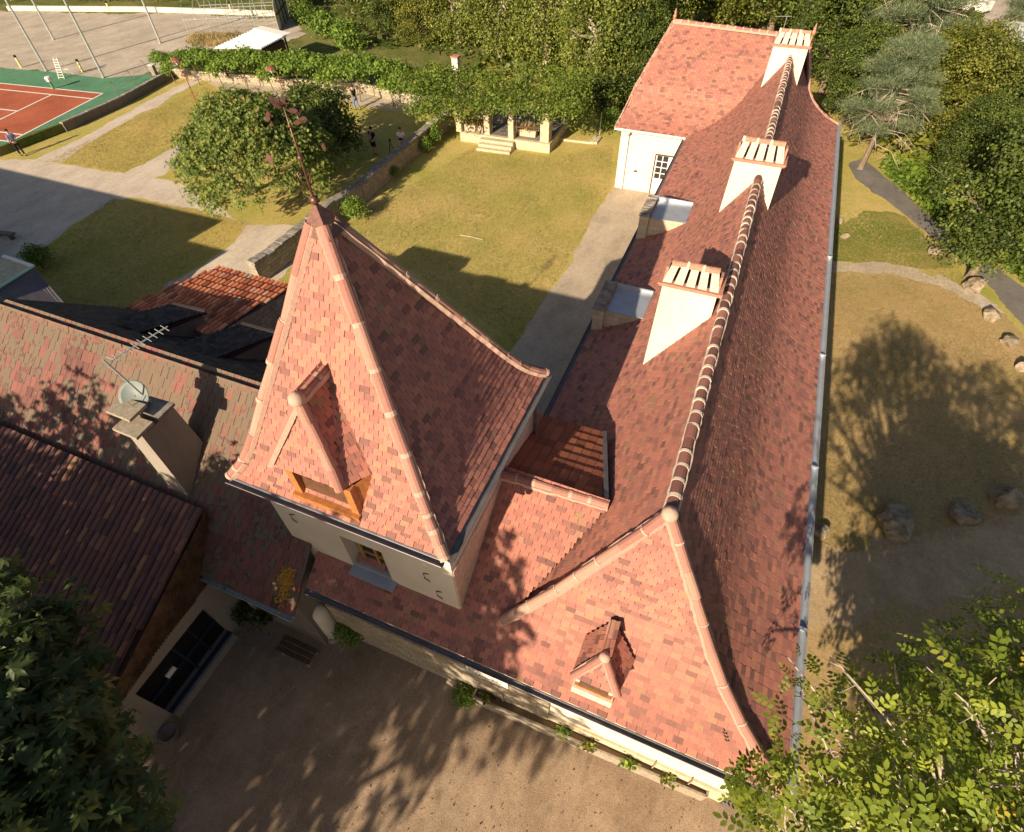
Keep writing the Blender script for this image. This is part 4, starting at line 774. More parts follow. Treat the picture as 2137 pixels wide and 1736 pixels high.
# corrugated shed at the left edge
SH = thing('metal_shed', 'dark corrugated metal shed with pale flat roof edge at the yard lawn', 'shed', tuple(at(60, 600, 0)))
a, b, c_, d_ = at(-60, 640, 3.2), at(71, 558, 3.2), at(136, 633, 2.0), at(-40, 720, 2.0); mb = MB(); mb.slab([a, d_, c_, b], .05)
for k in range(26): f = (k + .5) / 26; mb.bar(a.lerp(b, f) + V(0, 0, .02), d_.lerp(c_, f) + V(0, 0, .02), .09, .04)
part('metal_roof', mb, mplain('dark_corrugated', (0.13, .12, .14), .5, .2, 4), SH)
e1, e2 = at(9, 537, 3.2), at(-80, 590, 3.2); mb = MB(); mb.slab([a + V(0, 0, .0), b, e1, e2], .06); part('flat_roof', mb, mplain('tan_sheet', (.48, .43, .30), .7), SH)
mb = MB(); mb.bar(a + V(0, 0, .06), b + V(0, 0, .06), .12, .06); part('ridge_edge', mb, mplain('pale_green_edge', (.40, .62, .48), .6, .1), SH); mb = MB(); mb.bar(b + V(0, 0, .06), e1 + V(0, 0, .06), .14, .08); part('fascia', mb, WHITE, SH)
mb = MB(); pp = [p.lerp((a + c_) / 2, .06) for p in (a, d_, c_, b)]; mb.hexa([f_(p, 0) for p in pp], [p - V(0, 0, .1) for p in pp]); part('wall', mb, GREYREND, SH)
# ------------------------------------------------------------------ garden walls
def stone_wall(name, label, pts, h, w, seed, mats=RUBBLE, cap=CAPSTONE, jit=.05):
    T = thing(name, label, 'wall', (pts[0].x, pts[0].y, pts[0].z)); rs = RS(seed); mb = MB(); cp = MB()
    for a, b in zip(pts, pts[1:]):
        d = (b - a).normalized(); n = V(-d.y, d.x, 0) * w / 2; mb.hexa([a - n, b - n, b + n, a + n], [p + V(0, 0, h) for p in (a - n * .9, b - n * .9, b + n * .9, a + n * .9)]); L = (b - a).length; s = 0
        while s < L - .05:
            e = min(L, s + rs.uniform(.25, .6)); k = 1.08 + rs.uniform(-.06, .1); p, q = a + d * s, a + d * (e - .02); t = h + rs.uniform(.06, .06 + 2 * jit)
            cp.hexa([x + V(0, 0, h) for x in (p - n * k, q - n * k, q + n * k, p + n * k)], [x + V(0, 0, t) for x in (p - n * k * .9, q - n * k * .9, q + n * k * .92, p + n * k * .92)], r=rs.uniform()); s = e
    part('masonry', mb, mats, T, uvbox=True); part('coping', cp, cap, T); return T
stone_wall('garden_wall', 'diagonal rubble stone wall with dark lichen coping between the two lawns', [at(944, 262), at(906, 290), at(830, 356), at(756, 422), at(700, 458), at(620, 530), at(540, 590)], 1.05, .5, 3)
rw = [at(x, y, TZ) for x, y in tw[2:12]]; rw = [V(p.x, p.y, -.05) for p in rw]
stone_wall('court_wall', 'dark low retaining wall along the edge of the green tennis court', rw[:3], TZ + .06, .3, 4, DARKREND, CAPSTONE, .02)  # dark render paints in the shade of this unlit side of the terrace
stone_wall('walk_wall', 'pale rubble retaining wall behind the row of trained trees', rw[2:], TZ + .10, .3, 5, RUBBLE, STONE, .02)
# ------------------------------------------------------------------ pergola terrace
pf1, pf2 = at(960, 275, .6), at(1126, 298, .6); pd = (pf2 - pf1).normalized(); pn = V(-pd.y, pd.x, 0)
PG = thing('pergola', 'stone terrace pergola with pale pillars and broad front steps under a leafy canopy', 'pergola', tuple(f_(pf1, 0)))
e_r = pf2 + pd * 0.7; depth = 5.2
mb = MB(); mb.prism([(p.x, p.y) for p in (pf1, e_r, e_r + pn * depth, pf1 + pn * depth)], 0, .6); part('terrace_base', mb, STONE, PG, uvbox=True)
mb = MB(); q = [p + V(0, 0, .006) for p in (pf1 + pn * .25, e_r + pn * .25 - pd * .25, e_r + pn * depth, pf1 + pn * depth)]; mb.quad(*q); part('paving', mb, mgravel('grey_paving', (.17, .15, .14), (.25, .22, .20), 20), PG)
ps = [at(958, 275, .6), at(1016.5, 281, .6), at(1066, 291, .6), at(1135, 317, 0)]
for k, p in enumerate(ps):
    mb = MB(); w = .19 if k < 3 else .30; p = p + pn * (.2 if k < 3 else .35); z0 = 0.6 if k < 3 else 0
    mb.box(p.x - w, p.x + w, p.y - w, p.y + w, z0, z0 + (1.15 if k < 3 else 1.75)); zt = z0 + (1.15 if k < 3 else 1.75)
    mb.hexa([V(p.x - w - .03, p.y - w - .03, zt), V(p.x + w + .03, p.y - w - .03, zt), V(p.x + w + .03, p.y + w + .03, zt), V(p.x - w - .03, p.y + w + .03, zt)], [V(p.x - w * .7, p.y - w * .7, zt + .12), V(p.x + w * .7, p.y - w * .7, zt + .12), V(p.x + w * .7, p.y + w * .7, zt + .12), V(p.x - w * .7, p.y + w * .7, zt + .12)])
    w *= .72; mb.box(p.x - w, p.x + w, p.y - w, p.y + w, zt + .12, 2.75); part('pillar', mb, STONE, PG, uvbox=True); ps[k] = p
for k in range(2): 
    for j in (0, 2): pass
for k, j in ((0, 1), (2, 3)):
    mb = MB(); mb.bar(f_(ps[k], 1.35), f_(ps[j], 1.35), .08, .08); part('rail', mb, DARKWOOD, PG)
for k in range(5):
    a = f_(pf1.lerp(e_r, k / 4), 2.78) - pn * .1; mb = MB(); mb.bar(a, a + pn * depth, .1, .12); part('roof_beam', mb, DARKWOOD, PG)
s0, s1 = at(1001, 290, .5), at(1070, 299, .5)
for k in range(3):
    mb = MB(); o = -pn * (.32 * k); z = .5 - .17 * k; mb.prism([(p.x, p.y) for p in (s0 + o, s1 + o, s1 + o + pn * .4, s0 + o + pn * .4)], 0, z); part('step', mb, STONE, PG, uvbox=True)
for k, (px, py, w) in enumerate(((1096, 288, .62), (985, 277, .7))):
    c = at(px, py, .6) + pn * .45; PB = thing('planter_box', ['pale stone planter of spiky leaves between two pergola pillars, right of the steps', 'flower trough of spiky leaves at the left end of the pergola front'][k], 'planter', tuple(c), 'planters on the pergola terrace')
    mb = MB(); P = [c - pd * w - pn * .22, c + pd * w - pn * .22, c + pd * w + pn * .22, c - pd * w + pn * .22]; mb.hexa([f_(p, .606) for p in P], [f_(p.lerp(c, -.06), 1.0) for p in P]); part('trough', mb, STONE, PB, uvbox=True)
    rs = RS(k + 3); N = 70; pos = np.array([[*(c + pd * rs.uniform(-w, w) * .9 + pn * rs.uniform(-.15, .15)).to_2d(), 1.0] for _ in range(N)]); scatter('spiky_plant', BLADE, pos, rs.normal(size=(N, 3)) * .3 + np.array([0, 0, 1]), .55, L_GRASS, k, parent=PB)
def canopy(name, label, pxpts, z, n, seed, mat, sz=.19, th=.45, group=None, cat='vine'):
    rs = RS(seed); lob = []
    for (x, y, r) in pxpts: p = at(x, y, z); lob.append((p.x, p.y, z + rs.uniform(-.1, .25), r, r, th * rs.uniform(.8, 1.3)))
    T = thing(name, label, cat, (lob[0][0], lob[0][1], z), group); pos, nn_, rv, cc = crown_pts(lob, n, rs, 12, .28, .4); scatter('foliage', KITE, pos, nn_, sz, mat, seed, parent=T, rnd=rv); return T, lob
rs = RS(8); pts = []
for u in np.linspace(0, 1, 9):
    for v in np.linspace(0, 1, 5):
        x = 868 + u * 318 + 18 * v; y = 222 - 70 * v + u * 10 + 6 * rs.normal(); pts.append((x + 8 * rs.normal(), y, rs.uniform(.75, 1.15)))
pts += [(900, 238, .8), (960, 240, .6), (1175, 240, .9), (1190, 225, .9), (880, 190, .9), (855, 178, .9), (850, 160, .9)]
VN, lob = canopy('climbing_vine', 'dense leafy vine canopy covering the stone pergola', pts, 3.0, 15000, 21, L_PERG, .17, .42)
mb = MB()
for k in range(4):
    p = ps[k]; mb.tube([V(p.x + .2, p.y + .1, .6), V(p.x + .25, p.y + .2, 1.8), V(p.x + .1, p.y + .5, 2.9)], [.05, .04, .03], 6)
part('stem', mb, BARK, VN)
hang = at(1205, 262, 1.2); pos, nn_, rv, cc = crown_pts([(hang.x, hang.y, 1.6, .9, 1.0, 1.3), (hang.x - .4, hang.y + .6, 2.6, 1, 1, .8)], 1800, RS(22), 12, .25); scatter('foliage', KITE, pos, nn_, .17, L_PERG, 23, parent=VN, rnd=rv)
bq = at(953, 146, 3.2); BC = thing('barbecue_chimney', 'small white chimney stack poking up through the pergola leaves', 'chimney', (bq.x, bq.y, 0))
mb = MB(); mb.box(bq.x - .22, bq.x + .22, bq.y - .22, bq.y + .22, 0, 3.95); part('stack', mb, PLASTER, BC); mb = MB(); mb.box(bq.x - .27, bq.x + .27, bq.y - .27, bq.y + .27, 3.96, 4.06); part('crown_slab', mb, TERRA, BC)
# ------------------------------------------------------------------ lamp posts
for k, (bx, by, tx, ty) in enumerate(((417, 232, 367, 126), (604, 236, 565, 143))):
    b = at(bx, by); t = onv(tx, ty, b); LP = thing('lamp_post', ['slender maroon lamp post standing alone on the lawn by the garden path', 'maroon lamp post rising between the round tree and the trained trees'][k], 'lamp post', tuple(b), 'maroon lamp posts')
    mb = MB(); mb.lathe(b, [(.07, 0), (.06, .3), (.035, .35), (.03, t.z - .1)], 10); part('post', mb, REDMETAL, LP)
    mb = MB(); mb.lathe(f_(t, t.z - .28), [(.05, 0), (.17, .25), (.16, .27)], 8); part('lantern_glass', mb, mplain('lantern_glass', (.55, .55, .52), .2, .05), LP)
    mb = MB(); mb.lathe(f_(t, t.z - .02), [(.36, 0), (.34, .05), (.10, .16), (.02, .2)], 8); part('lamp_shade', mb, REDMETAL, LP)
# ------------------------------------------------------------------ sports terrace furniture
for k, (bx, by, lab) in enumerate(((97.6, 148, 'tall grey floodlight pole nearest the white stepladder'), (112.3, 82.6, 'tall dark pole farthest left on the dusty sports ground'), (217, 162, 'tall grey pole at the far corner of the green court'), (335, 90, 'tall dark-sided pole beside the trained trees, nearest the polytunnel'))):
    b = at(bx, by, TZ); PO = thing('tall_pole', lab, 'pole', tuple(b), 'tall poles around the tennis court'); mb = MB(); mb.tube([b, b + V(0, 0, 7.2)], [.10, .085], 8); part('shaft', mb, STEEL, PO)
    mb = MB(); mb.box(b.x - .14, b.x + .14, b.y - .14, b.y + .14, TZ, TZ + .06); part('base_plate', mb, STEEL, PO)
    if k == 3: mb = MB(); mb.box(b.x - .1, b.x + .1, b.y - .16, b.y - .06, TZ + 3.9, TZ + 4.2); part('junction_box', mb, MATS['green_court'], PO)
for k, (x, y) in enumerate(((45, 141), (173, 150), (230, 24), (484, 27))):
    b = at(x, y, TZ); YP = thing('marker_post', ['short yellow post at the left edge beyond the green court', 'short yellow post with dark top between ladder and grey pole', 'short yellow post in front of the far hedge', 'short yellow post behind the polytunnel hoops'][k], 'post', tuple(b), 'short yellow posts')
    mb = MB(); mb.lathe(b, [(.10, 0), (.095, .75), (.06, .8)], 8); part('stem', mb, mplain('pale_yellow', (.66, .55, .26), .7, .1), YP); mb = MB(); mb.lathe(b + V(0, 0, .8), [(.11, 0), (.11, .13), (.04, .17)], 8); part('cap', mb, BLACK, YP)
b = at(129, 165, TZ); t = onv(114, 120, b); b2 = at(147, 154, TZ); ST = thing('stepladder', 'white folding stepladder standing on the green court edge', 'stepladder', tuple(b)); sx = V(.22, .1, 0)
mb = MB(); mb.bar(b - sx, t - sx * .6, .04, .05); mb.bar(b + sx, t + sx * .6, .04, .05)
for k in range(8): f = (k + .7) / 8.5; mb.bar(b.lerp(t, f) - sx * .95, b.lerp(t, f) + sx * .95, .05, .03)
part('front_frame', mb, WHITE, ST); mb = MB(); mb.bar(b2 - sx, t - sx * .5, .03, .03); mb.bar(b2 + sx, t + sx * .5, .03, .03); mb.bar(b2.lerp(t, .3) - sx * .9, b2.lerp(t, .3) + sx * .9, .03); part('rear_frame', mb, WHITE, ST)
b = at(112.5, 186, TZ); NP = thing('net_post', 'stubby white and green net post beside the red court', 'net post', tuple(b)); mb = MB(); mb.lathe(b, [(.09, 0), (.09, .55), (.06, .58)], 10); part('post', mb, MATS['green_court'], NP); mb = MB(); mb.lathe(b + V(0, 0, .58), [(.17, 0), (.22, .25), (.19, .33)], 10); part('winch_cover', mb, WHITE, NP)
b = at(243, 158, TZ) ; WF = thing('wire_fence', 'thin wire fence posts along the court retaining wall', 'fence', tuple(b))
fp = [(at(245, 196, TZ), 233.6, 172), (at(280, 176, TZ), 267.7, 149), (at(315, 161, TZ), 297, 127), (at(352, 149, TZ), 334, 116)]; tops = []
for p, x, y in fp:
    t = onv(x, y, p); tops.append(t); mb = MB(); mb.tube([p, t, t + V(.05, -.25, .1)], .022, 6); part('post', mb, BARK, WF)
for f in (.35, .65, .97):
    mb = MB(); mb.tube([p.lerp(t, f) for (p, _, _), t in zip(fp, tops)], .007, 4); part('wire', mb, STEEL, WF)
b = at(325, 157, TZ); BI = thing('electric_box', 'small grey cabinet by the fence under the first trained tree', 'cabinet', tuple(b)); mb = MB(); mb.box(b.x - .2, b.x + .2, b.y - .15, b.y + .15, TZ, TZ + .75); part('cabinet', mb, GREYREND, BI); mb = MB(); mb.box(b.x - .23, b.x + .23, b.y - .18, b.y + .18, TZ + .75, TZ + .8); part('lid', mb, WHITE, BI)
# white corrugated shelter
a, b, c_, d_ = at(447, 100, 2.6), at(537, 58, 2.9), at(599, 73.5, 2.9), at(545, 101, 2.6); CS_ = thing('open_shelter', 'white corrugated sheet roof shelter behind the trained trees', 'shelter', tuple(f_((a + c_) / 2, TZ)))
mb = MB(); mb.slab([a, d_, c_, b], .05)
for k in range(15): f = (k + .5) / 15; mb.bar(a.lerp(b, f) + V(0, 0, .03), d_.lerp(c_, f) + V(0, 0, .03), .14, .06)
part('corrugated_roof', mb, mplain('white_sheet', (.62, .64, .68), .45, .06), CS_)
mb = MB(); mb.bar(b + V(0, 0, .05), c_ + V(0, 0, .05), .9, .03); part('ridge_sheet', mb, WHITE, CS_)
for p in (a, b, c_, d_): q = p.lerp((a + c_) / 2, .08); mb = MB(); mb.bar(f_(q, TZ), q - V(0, 0, .04), .12); part('post', mb, DARKWOOD, CS_)
mb = MB(); pp = [p.lerp((a + c_) / 2, .12) for p in (b, c_, d_)]; mb.hexa([f_(p, TZ) for p in pp], [p - V(0, 0, .25) for p in pp]); part('underside_shade', mb, DARKWOOD, CS_)  # dark solid painted in for the shaded underside of the roof
# polytunnel frame
g0, g1 = at(396, 75, TZ), at(583, 66, TZ); gd = (g1 - g0).normalized(); gn = V(-gd.y, gd.x, 0); PT = thing('polytunnel', 'bare hoop frame of a polytunnel with pale end panel by the trees', 'polytunnel', tuple(g0)); wid = 5.5; hh = 2.9
def hoop(p):
    return [p, p + V(0, 0, 1.3)] + [p + gn * (wid / 2 - wid / 2 * math.cos(a)) + V(0, 0, 1.3 + (hh - 1.3) * math.sin(a)) for a in np.linspace(.15, PI - .15, 9)] + [p + gn * wid + V(0, 0, 1.3), p + gn * wid]
for k in range(9): mb = MB(); mb.tube(hoop(g0.lerp(g1, k / 8)), .035, 5); part('hoop', mb, STEEL, PT)
for i in (1, 3, 5, 6, 7, 9, 11): mb = MB(); mb.tube([hoop(g0)[i], hoop(g1)[i]], .028, 5); part('purlin', mb, STEEL, PT)
for k in range(12):
    f = (k + .5) / 12; p = g0.lerp(g1, f); mb = MB(); mb.tube([p, p + V(0, 0, 1.3)], .02, 5); part('stake', mb, STEEL, PT)
hp = hoop(g1 + gd * .05); mb = MB(); mb.quad(*hp); mb.quad(*[p + gd * .03 for p in hp][::-1]); part('end_panel', mb, mplain('pale_panel', (.52, .50, .42), .6, .15), PT)
mb = MB()
for f in (.25, .5, .75): p = g1 + gn * wid * f; mb.bar(p + gd * .1, p + gd * .1 + V(0, 0, 2.4), .1)
mb.bar(g1 + gd * .1 + V(0, 0, 1.3), g1 + gd * .1 + gn * wid + V(0, 0, 1.3), .1); part('end_frame', mb, DARKWOOD, PT)
mb = MB(); a = at(20, 22, TZ); b = at(620, 34, TZ); mb.bar(a + V(0, 0, .2), at(300, 24, TZ) + V(0, 0, .2), .3, .5); mb.bar(at(300, 24, TZ) + V(0, 0, .2), b + V(0, 0, .2), .3, .5); tag(mb.build('low_wall', PLASTER), 'long low pale wall along the back of the sports ground', 'wall')
# ------------------------------------------------------------------ trees
class Proto:
    def __init__(s, cat, lobes, n, tp, size, mat, bark, tr, fork, seed, clump=12, spread=.42, shell=.5, droop=0.0, extra=None):
        rs = RS(seed); s.root = thing(cat, '', 'tree'); s.used = False
        pos, nn_, rv, cc = crown_pts(lobes, n, rs, clump, spread, shell); tang = None
        if droop: nn_ = nn_ * np.array([1, 1, .4]); tang = None; pos[:, 2] -= np.abs(rs.normal(size=len(pos))) * droop
        scatter('crown', tp, pos, nn_, size, mat, seed, parent=s.root, rnd=rv)
        mb = MB(); limbs(mb, (0, 0, 0), lobes[:14], tr, fork, rs, 2); part('trunk', mb, bark, s.root)
        if extra: extra(s.root, rs)
    def put(s, p, sc, rz, label, group=None, cat='tree', sz=None, name=None):
        o = s.root if not s.used else copytree(s.root); s.used = True; o.location = p; o.scale = (sc, sc, sz or sc); o.rotation_euler = (0, 0, rz); o['label'] = label; o['category'] = cat
        if group: o['group'] = group
        return o
def rl(seed, n, R, z0, z1, r0, r1, zs=.8):
    rs = RS(seed); out = []
    for k in range(n):
        a = k * 2.4 + rs.uniform(-.4, .4); f = (k + .5) / n; z = z0 + (z1 - z0) * f; q = R * math.sin(PI * (.18 + .74 * f)) * rs.uniform(.35, .8); r = rs.uniform(r0, r1); out.append((q * math.cos(a), q * math.sin(a), z, r, r, r * zs))
    return out
def deadwood(root, rs):
    for k in range(26):
        a = rs.uniform(0, 2 * PI); z = rs.uniform(2.2, 7.5); q = V(math.cos(a), math.sin(a), 0); p = q * 3.4 + V(0, 0, z - 1.2)
        mb = MB(); mb.tube([q * .3 + V(0, 0, z), q * 1.9 + V(rs.normal() * .2, rs.normal() * .2, z - .1), p], [.035, .022, .008], 5)
        for j in range(4): m = q * rs.uniform(1.5, 3) + V(0, 0, z - .5); mb.tube([m, m + V(rs.normal() * .5, rs.normal() * .5, -rs.uniform(.3, 1))], [.02, .008], 4)
        part('dead_branch', mb, PALEBARK, root)
BROAD = Proto('broadleaf_tree', rl(1, 30, 3.7, 1.4, 9.2, 1.0, 1.9), 26000, KITE, .20, L_DARK, BARK, .26, 2.8, 31, 30, .34)
OLIVE = Proto('broadleaf_tree', rl(2, 28, 3.5, 1.2, 8.8, .9, 1.8), 26000, KITE, .18, L_OLIVE, BARK, .24, 2.4, 32, 30, .32)
WILL = Proto('weeping_tree', rl(3, 38, 3.8, 1.6, 12.2, .8, 1.6, 1.3), 36000, KITE, .165, L_WILLOW, PALEBARK, .30, 4.0, 33, 30, .30, .4, 1.0)
PINE = Proto('pine_tree', rl(4, 24, 3.6, 3.4, 9.8, .8, 1.5, .5), 14000, BLADE, .28, L_PINE, BARK, .25, 4.5, 34, 12, .3, .3, 0, deadwood)
SHRUB = Proto('shrub', rl(5, 8, 1.1, .5, 1.7, .5, .8), 2200, KITE, .17, L_VINE, BARK, .06, .4, 35, 12, .22)
HEDGE = Proto('shrub', rl(6, 10, 1.5, .6, 2.4, .7, 1.1), 3000, KITE, .22, L_DARK, BARK, .08, .5, 36, 12, .28)
rk = RS(19); KEEL = Proto('trained_tree', [(x * .75 + rk.normal() * .2, y * .55 + rk.normal() * .15, 2.5 + rk.normal() * .22, rk.uniform(.5, .9), rk.uniform(.5, .8), rk.uniform(.35, .6)) for x in (-2, -1, 0, 1, 2) for y in (-1, 0, 1)] + [(rk.normal() * .9, -.8 + rk.normal() * .3, 1.75 + rk.normal() * .15, .4, .35, .4) for _ in range(5)], 4200, KITE, .21, L_VINE, BARK, .05, 2.1, 37, 14, .2, .3)
rs = RS(77)
def tree(P, px, py, sc, label, group=None, cat='tree', z=0, sz=None):
    return P.put(at(px, py, z), sc, rs.uniform(0, 2 * PI), label, group, cat, sz)
g_ = 'trees of the wood behind the house'
for P, x, y, sc, lab in ((BROAD, 740, 40, .75, 'dark rounded tree at the top edge right of the pale polytunnel panel'), (BROAD, 815, 88, .72, 'dark tree right of the white shelter, at the left end of the wood'), (BROAD, 900, 66, .9, 'dark-crowned tree in the wood straight above the barbecue chimney'), (OLIVE, 878, 112, .62, 'grey-green bushy tree above the middle of the pergola leaves'),
                         (WILL, 960, 112, .78, 'yellow-green weeping tree nearest left behind the pergola'), (WILL, 1045, 128, .88, 'yellow-green weeping tree behind the middle of the pergola'), (WILL, 1140, 140, .95, 'large weeping tree behind the right end of the pergola'), (WILL, 1243, 200, .82, 'weeping tree with a pale bare trunk between pergola and far wing'),
                         (BROAD, 1318, 205, .55, 'low dark tree beside the left hip of the far wing roof'), (WILL, 1345, 130, .95, 'weeping tree rising just left of the far wing ridge'), (BROAD, 985, 30, 1.1, 'dark tree at the top edge above the weeping trees, left one'), (WILL, 1105, 50, 1.1, 'pale weeping tree at the top edge above the pergola'), (BROAD, 1230, 62, 1.15, 'dark tree at the top edge in the gap between two weeping trees'),
                         (WILL, 1310, 20, 1.1, 'pale tree at the top edge just left of the roof finial'), (BROAD, 1440, 72, 1.0, 'dark tree peeping over the left half of the far ridge'), (OLIVE, 1520, 80, 1.1, 'olive tree peeping over the middle of the far ridge'), (BROAD, 1600, 86, 1.15, 'dark tree at the top edge above the right half of the far ridge'),
                         (BROAD, 1700, 30, 1.0, 'dark tree directly right of the farthest chimney'), (OLIVE, 1762, 60, .95, 'olive tree at the top edge right of the farthest chimney'), (BROAD, 1760, 150, .8, 'dark tree beside the flared right end of the far roof'), (BROAD, 1800, 215, .62, 'dark small tree right of the flared roof corner'),
                         (PINE, 1845, 140, .62, 'blue-green pine at the top of the wood right of the house'), (PINE, 1838, 245, .78, 'blue-green pine with many pale dead branches beside the gutter'), (PINE, 1795, 352, .55, 'small grey-green pine hanging over the start of the road'), (OLIVE, 1925, 215, .48, 'olive-green tree right of the blue-green pines'), (OLIVE, 1935, 310, .6, 'olive-green tree above the ivy bank of the road'),
                         (OLIVE, 1985, 125, .30, 'yellowish rounded tree in front of the pale car park'), (PINE, 2078, 150, .5, 'tall thin pine in front of the white warehouse'), (BROAD, 2030, 290, .46, 'dark tree between the ivy bank and the thin pine'), (BROAD, 2125, 275, .36, 'dark tree at the right edge below the warehouse'), (OLIVE, 2110, 380, .55, 'olive tree at the right edge above the road'), (BROAD, 2022, 580, .62, 'young tree with a pale trunk standing on the roadside edge'),
                         (BROAD, 1870, 50, .6, 'dark tree at the top edge left of the car park'), (WILL, 1655, 80, .9, 'weeping tree peeping over the right half of the far ridge'), (BROAD, 1712, 195, .72, 'dark tree touching the flared right slope of the far roof'), (BROAD, 1700, 108, .85, 'dark tree close behind the farthest chimney'), (OLIVE, 1668, 62, .85, 'olive tree straight behind the farthest chimney'), (BROAD, 1752, 262, .5, 'low dark tree at the right corner of the far roof'), (OLIVE, 1480, 40, 1.0, 'olive tree at the top edge over the left half of the far ridge'), (BROAD, 1560, 35, 1.0, 'dark tree at the top edge over the middle of the far ridge'), (OLIVE, 1745, 5, 1.0, 'olive tree at the top edge behind the dark tree right of the chimney'), (BROAD, 1805, 60, .9, 'dark tree at the top edge between olive tree and pine'), (BROAD, 1172, 95, .9, 'dark tree between the two largest weeping trees'), (OLIVE, 1070, 85, .8, 'olive tree in the gap behind the weeping trees'), (OLIVE, 1890, 280, .55, 'small olive tree among the pines above the road'), (OLIVE, 2140, 340, .45, 'olive tree cut by the right edge above the road'), (PINE, 1895, 180, .5, 'grey-green pine right of the topmost pine'), (BROAD, 1985, 400, .42, 'small dark tree at the foot of the ivy bank')):
    tree(P, x, y, sc * 1.22, lab, g_)
for k, (x, y, sc, lab) in enumerate(((690, 92, 1.3, 'pale bush between shelter roof and trained trees'), (640, 60, 1.1, 'bright bush at the corner of the polytunnel end panel'), (735, 118, 1.3, 'dry-looking bush above the trained trees'), (1268, 272, .7, 'yellow-green bush beside the corner of the far wing'), (905, 300, .55, 'small bush at the foot of the garden wall near the pergola'), (888, 318, .45, 'low weed clump on the lawn side of the garden wall'), (745, 458, .6, 'yellowish bush at the wall beside the tower roof'), (822, 370, .35, 'ivy tuft on the middle of the garden wall'),
                                          (92, 560, .6, 'dark round bush beside the metal shed'), (740, 1322, .42, 'flowering bush against the courtyard wall'), (974, 1455, .3, 'green plant at the left end of the raised flower bed'))):
    tree(SHRUB, x, y, sc, lab, 'bushes around the gardens', 'bush')
for k, (x, y, sc, lab) in enumerate(((200, 8, 1.6, 'hedge bush at the far end of the sports ground, leftmost lit one'), (290, 8, 1.6, 'hedge bush behind the far low wall, left of the middle pole'), (380, 8, 1.6, 'hedge bush behind the far low wall, right of the rightmost pole'), (460, -2, 1.5, 'dark hedge bush seen through the left polytunnel hoops'), (545, -4, 1.5, 'dark hedge bush seen through the right polytunnel hoops'), (60, 4, 1.7, 'dark hedge bush in the top left corner'), (1255, 236, 1.0, 'dark clipped hedge bush right of the pergola'), (1290, 222, .8, 'dark bush tucked against the far wing wall'), (640, 25, 1.5, 'dark bush behind the polytunnel end panel'))):
    tree(HEDGE, x, y, sc, lab, 'dark hedge bushes', 'bush')
for k, (x, y, yy) in enumerate(((367, 174, .7), (417, 177, .8), (466, 182, .85), (519, 188, .9), (572, 193, .9), (628, 198, .95), (690, 206, .95), (753, 213, 1), (822, 222, 1), (875, 230, .8))):
    p = at(x, y, 0); lab = ['trained tree at the left end of the row, above the court wall', 'second trained tree from the left end of the row', 'third trained tree from the left, behind the lone lamp post', 'fourth trained tree from the left, in front of the shelter roof', 'trained tree just left of the hidden lamp post', 'trained tree above the top of the round tree', 'trained tree above the dark leafy tree', 'trained tree over the person in blue jeans', 'trained tree at the bare end of the stone walk wall', 'trained tree whose crown merges with the pergola vine'][k]
    o = KEEL.put(p, yy, math.atan2(-.25, 1) + rs.uniform(-.1, .1) + (PI if k % 2 else 0), lab, 'row of trained trees'); o.scale = (yy, yy, yy)
# round evergreen tree and the darker one behind
mg = at(530, 400, 0); mc = at(535, 330, 2.9); T = thing('round_tree', 'large round tree with reddish young leaves left of the tower finial', 'tree', tuple(mg))
rr = RS(9); mc = at(548, 352, 2.4); fw = V(mc.x, mc.y, 0).normalized(); sw = V(fw.y, -fw.x, 0); lob = []
for k in range(90):
    a = k * 2.4; f = math.sqrt((k + .5) / 90); q_ = mc + sw * (math.cos(a) * f * 3.75) + fw * (math.sin(a) * f * 3.6); r = rr.uniform(.6, .9); lob.append((q_.x, q_.y, 1.3 + 4.5 * math.sqrt(max(0, 1 - f * f * .97)) - .3 + rr.normal() * .15, r, r, r * .8))
pos, nn_, rv, cc = crown_pts(lob, 32000, rr, 8, .15, .75); nn_ = nn_ + np.array([0, -.3, .3]); scatter('crown', ROSE, pos, nn_, .15, L_MAG, 91, parent=T, rnd=np.clip(rv * .85 + rr.uniform(0, 1, len(pos)) ** 4 * .35, 0, 1))
mb = MB(); limbs(mb, (mg.x, mg.y, 0), lob[:9], .2, 1.3, rr, 3); part('trunk', mb, BARK, T)
dg = at(690, 300, 0); T = thing('dark_tree', 'dark small-leaved tree behind the round tree, left of the people', 'tree', tuple(dg)); lob = []
for (x, y, z, r) in ((660, 240, 2.6, 1.5), (700, 270, 2.0, 1.4), (640, 200, 3.0, 1.1), (690, 215, 2.8, 1.2), (720, 300, 1.2, 1.0), (670, 300, 1.6, 1.2), (615, 215, 3, .9)):
    p = at(x, y, z); lob.append((p.x, p.y, z, r, r, r * .8))
pos, nn_, rv, cc = crown_pts(lob, 9000, rr, 12, .25, .5); scatter('crown', KITE, pos, nn_, .2, L_DARK, 92, parent=T, rnd=rv); mb = MB(); limbs(mb, (dg.x, dg.y, 0), lob, .16, 1.0, rr, 2); part('trunk', mb, BARK, T)
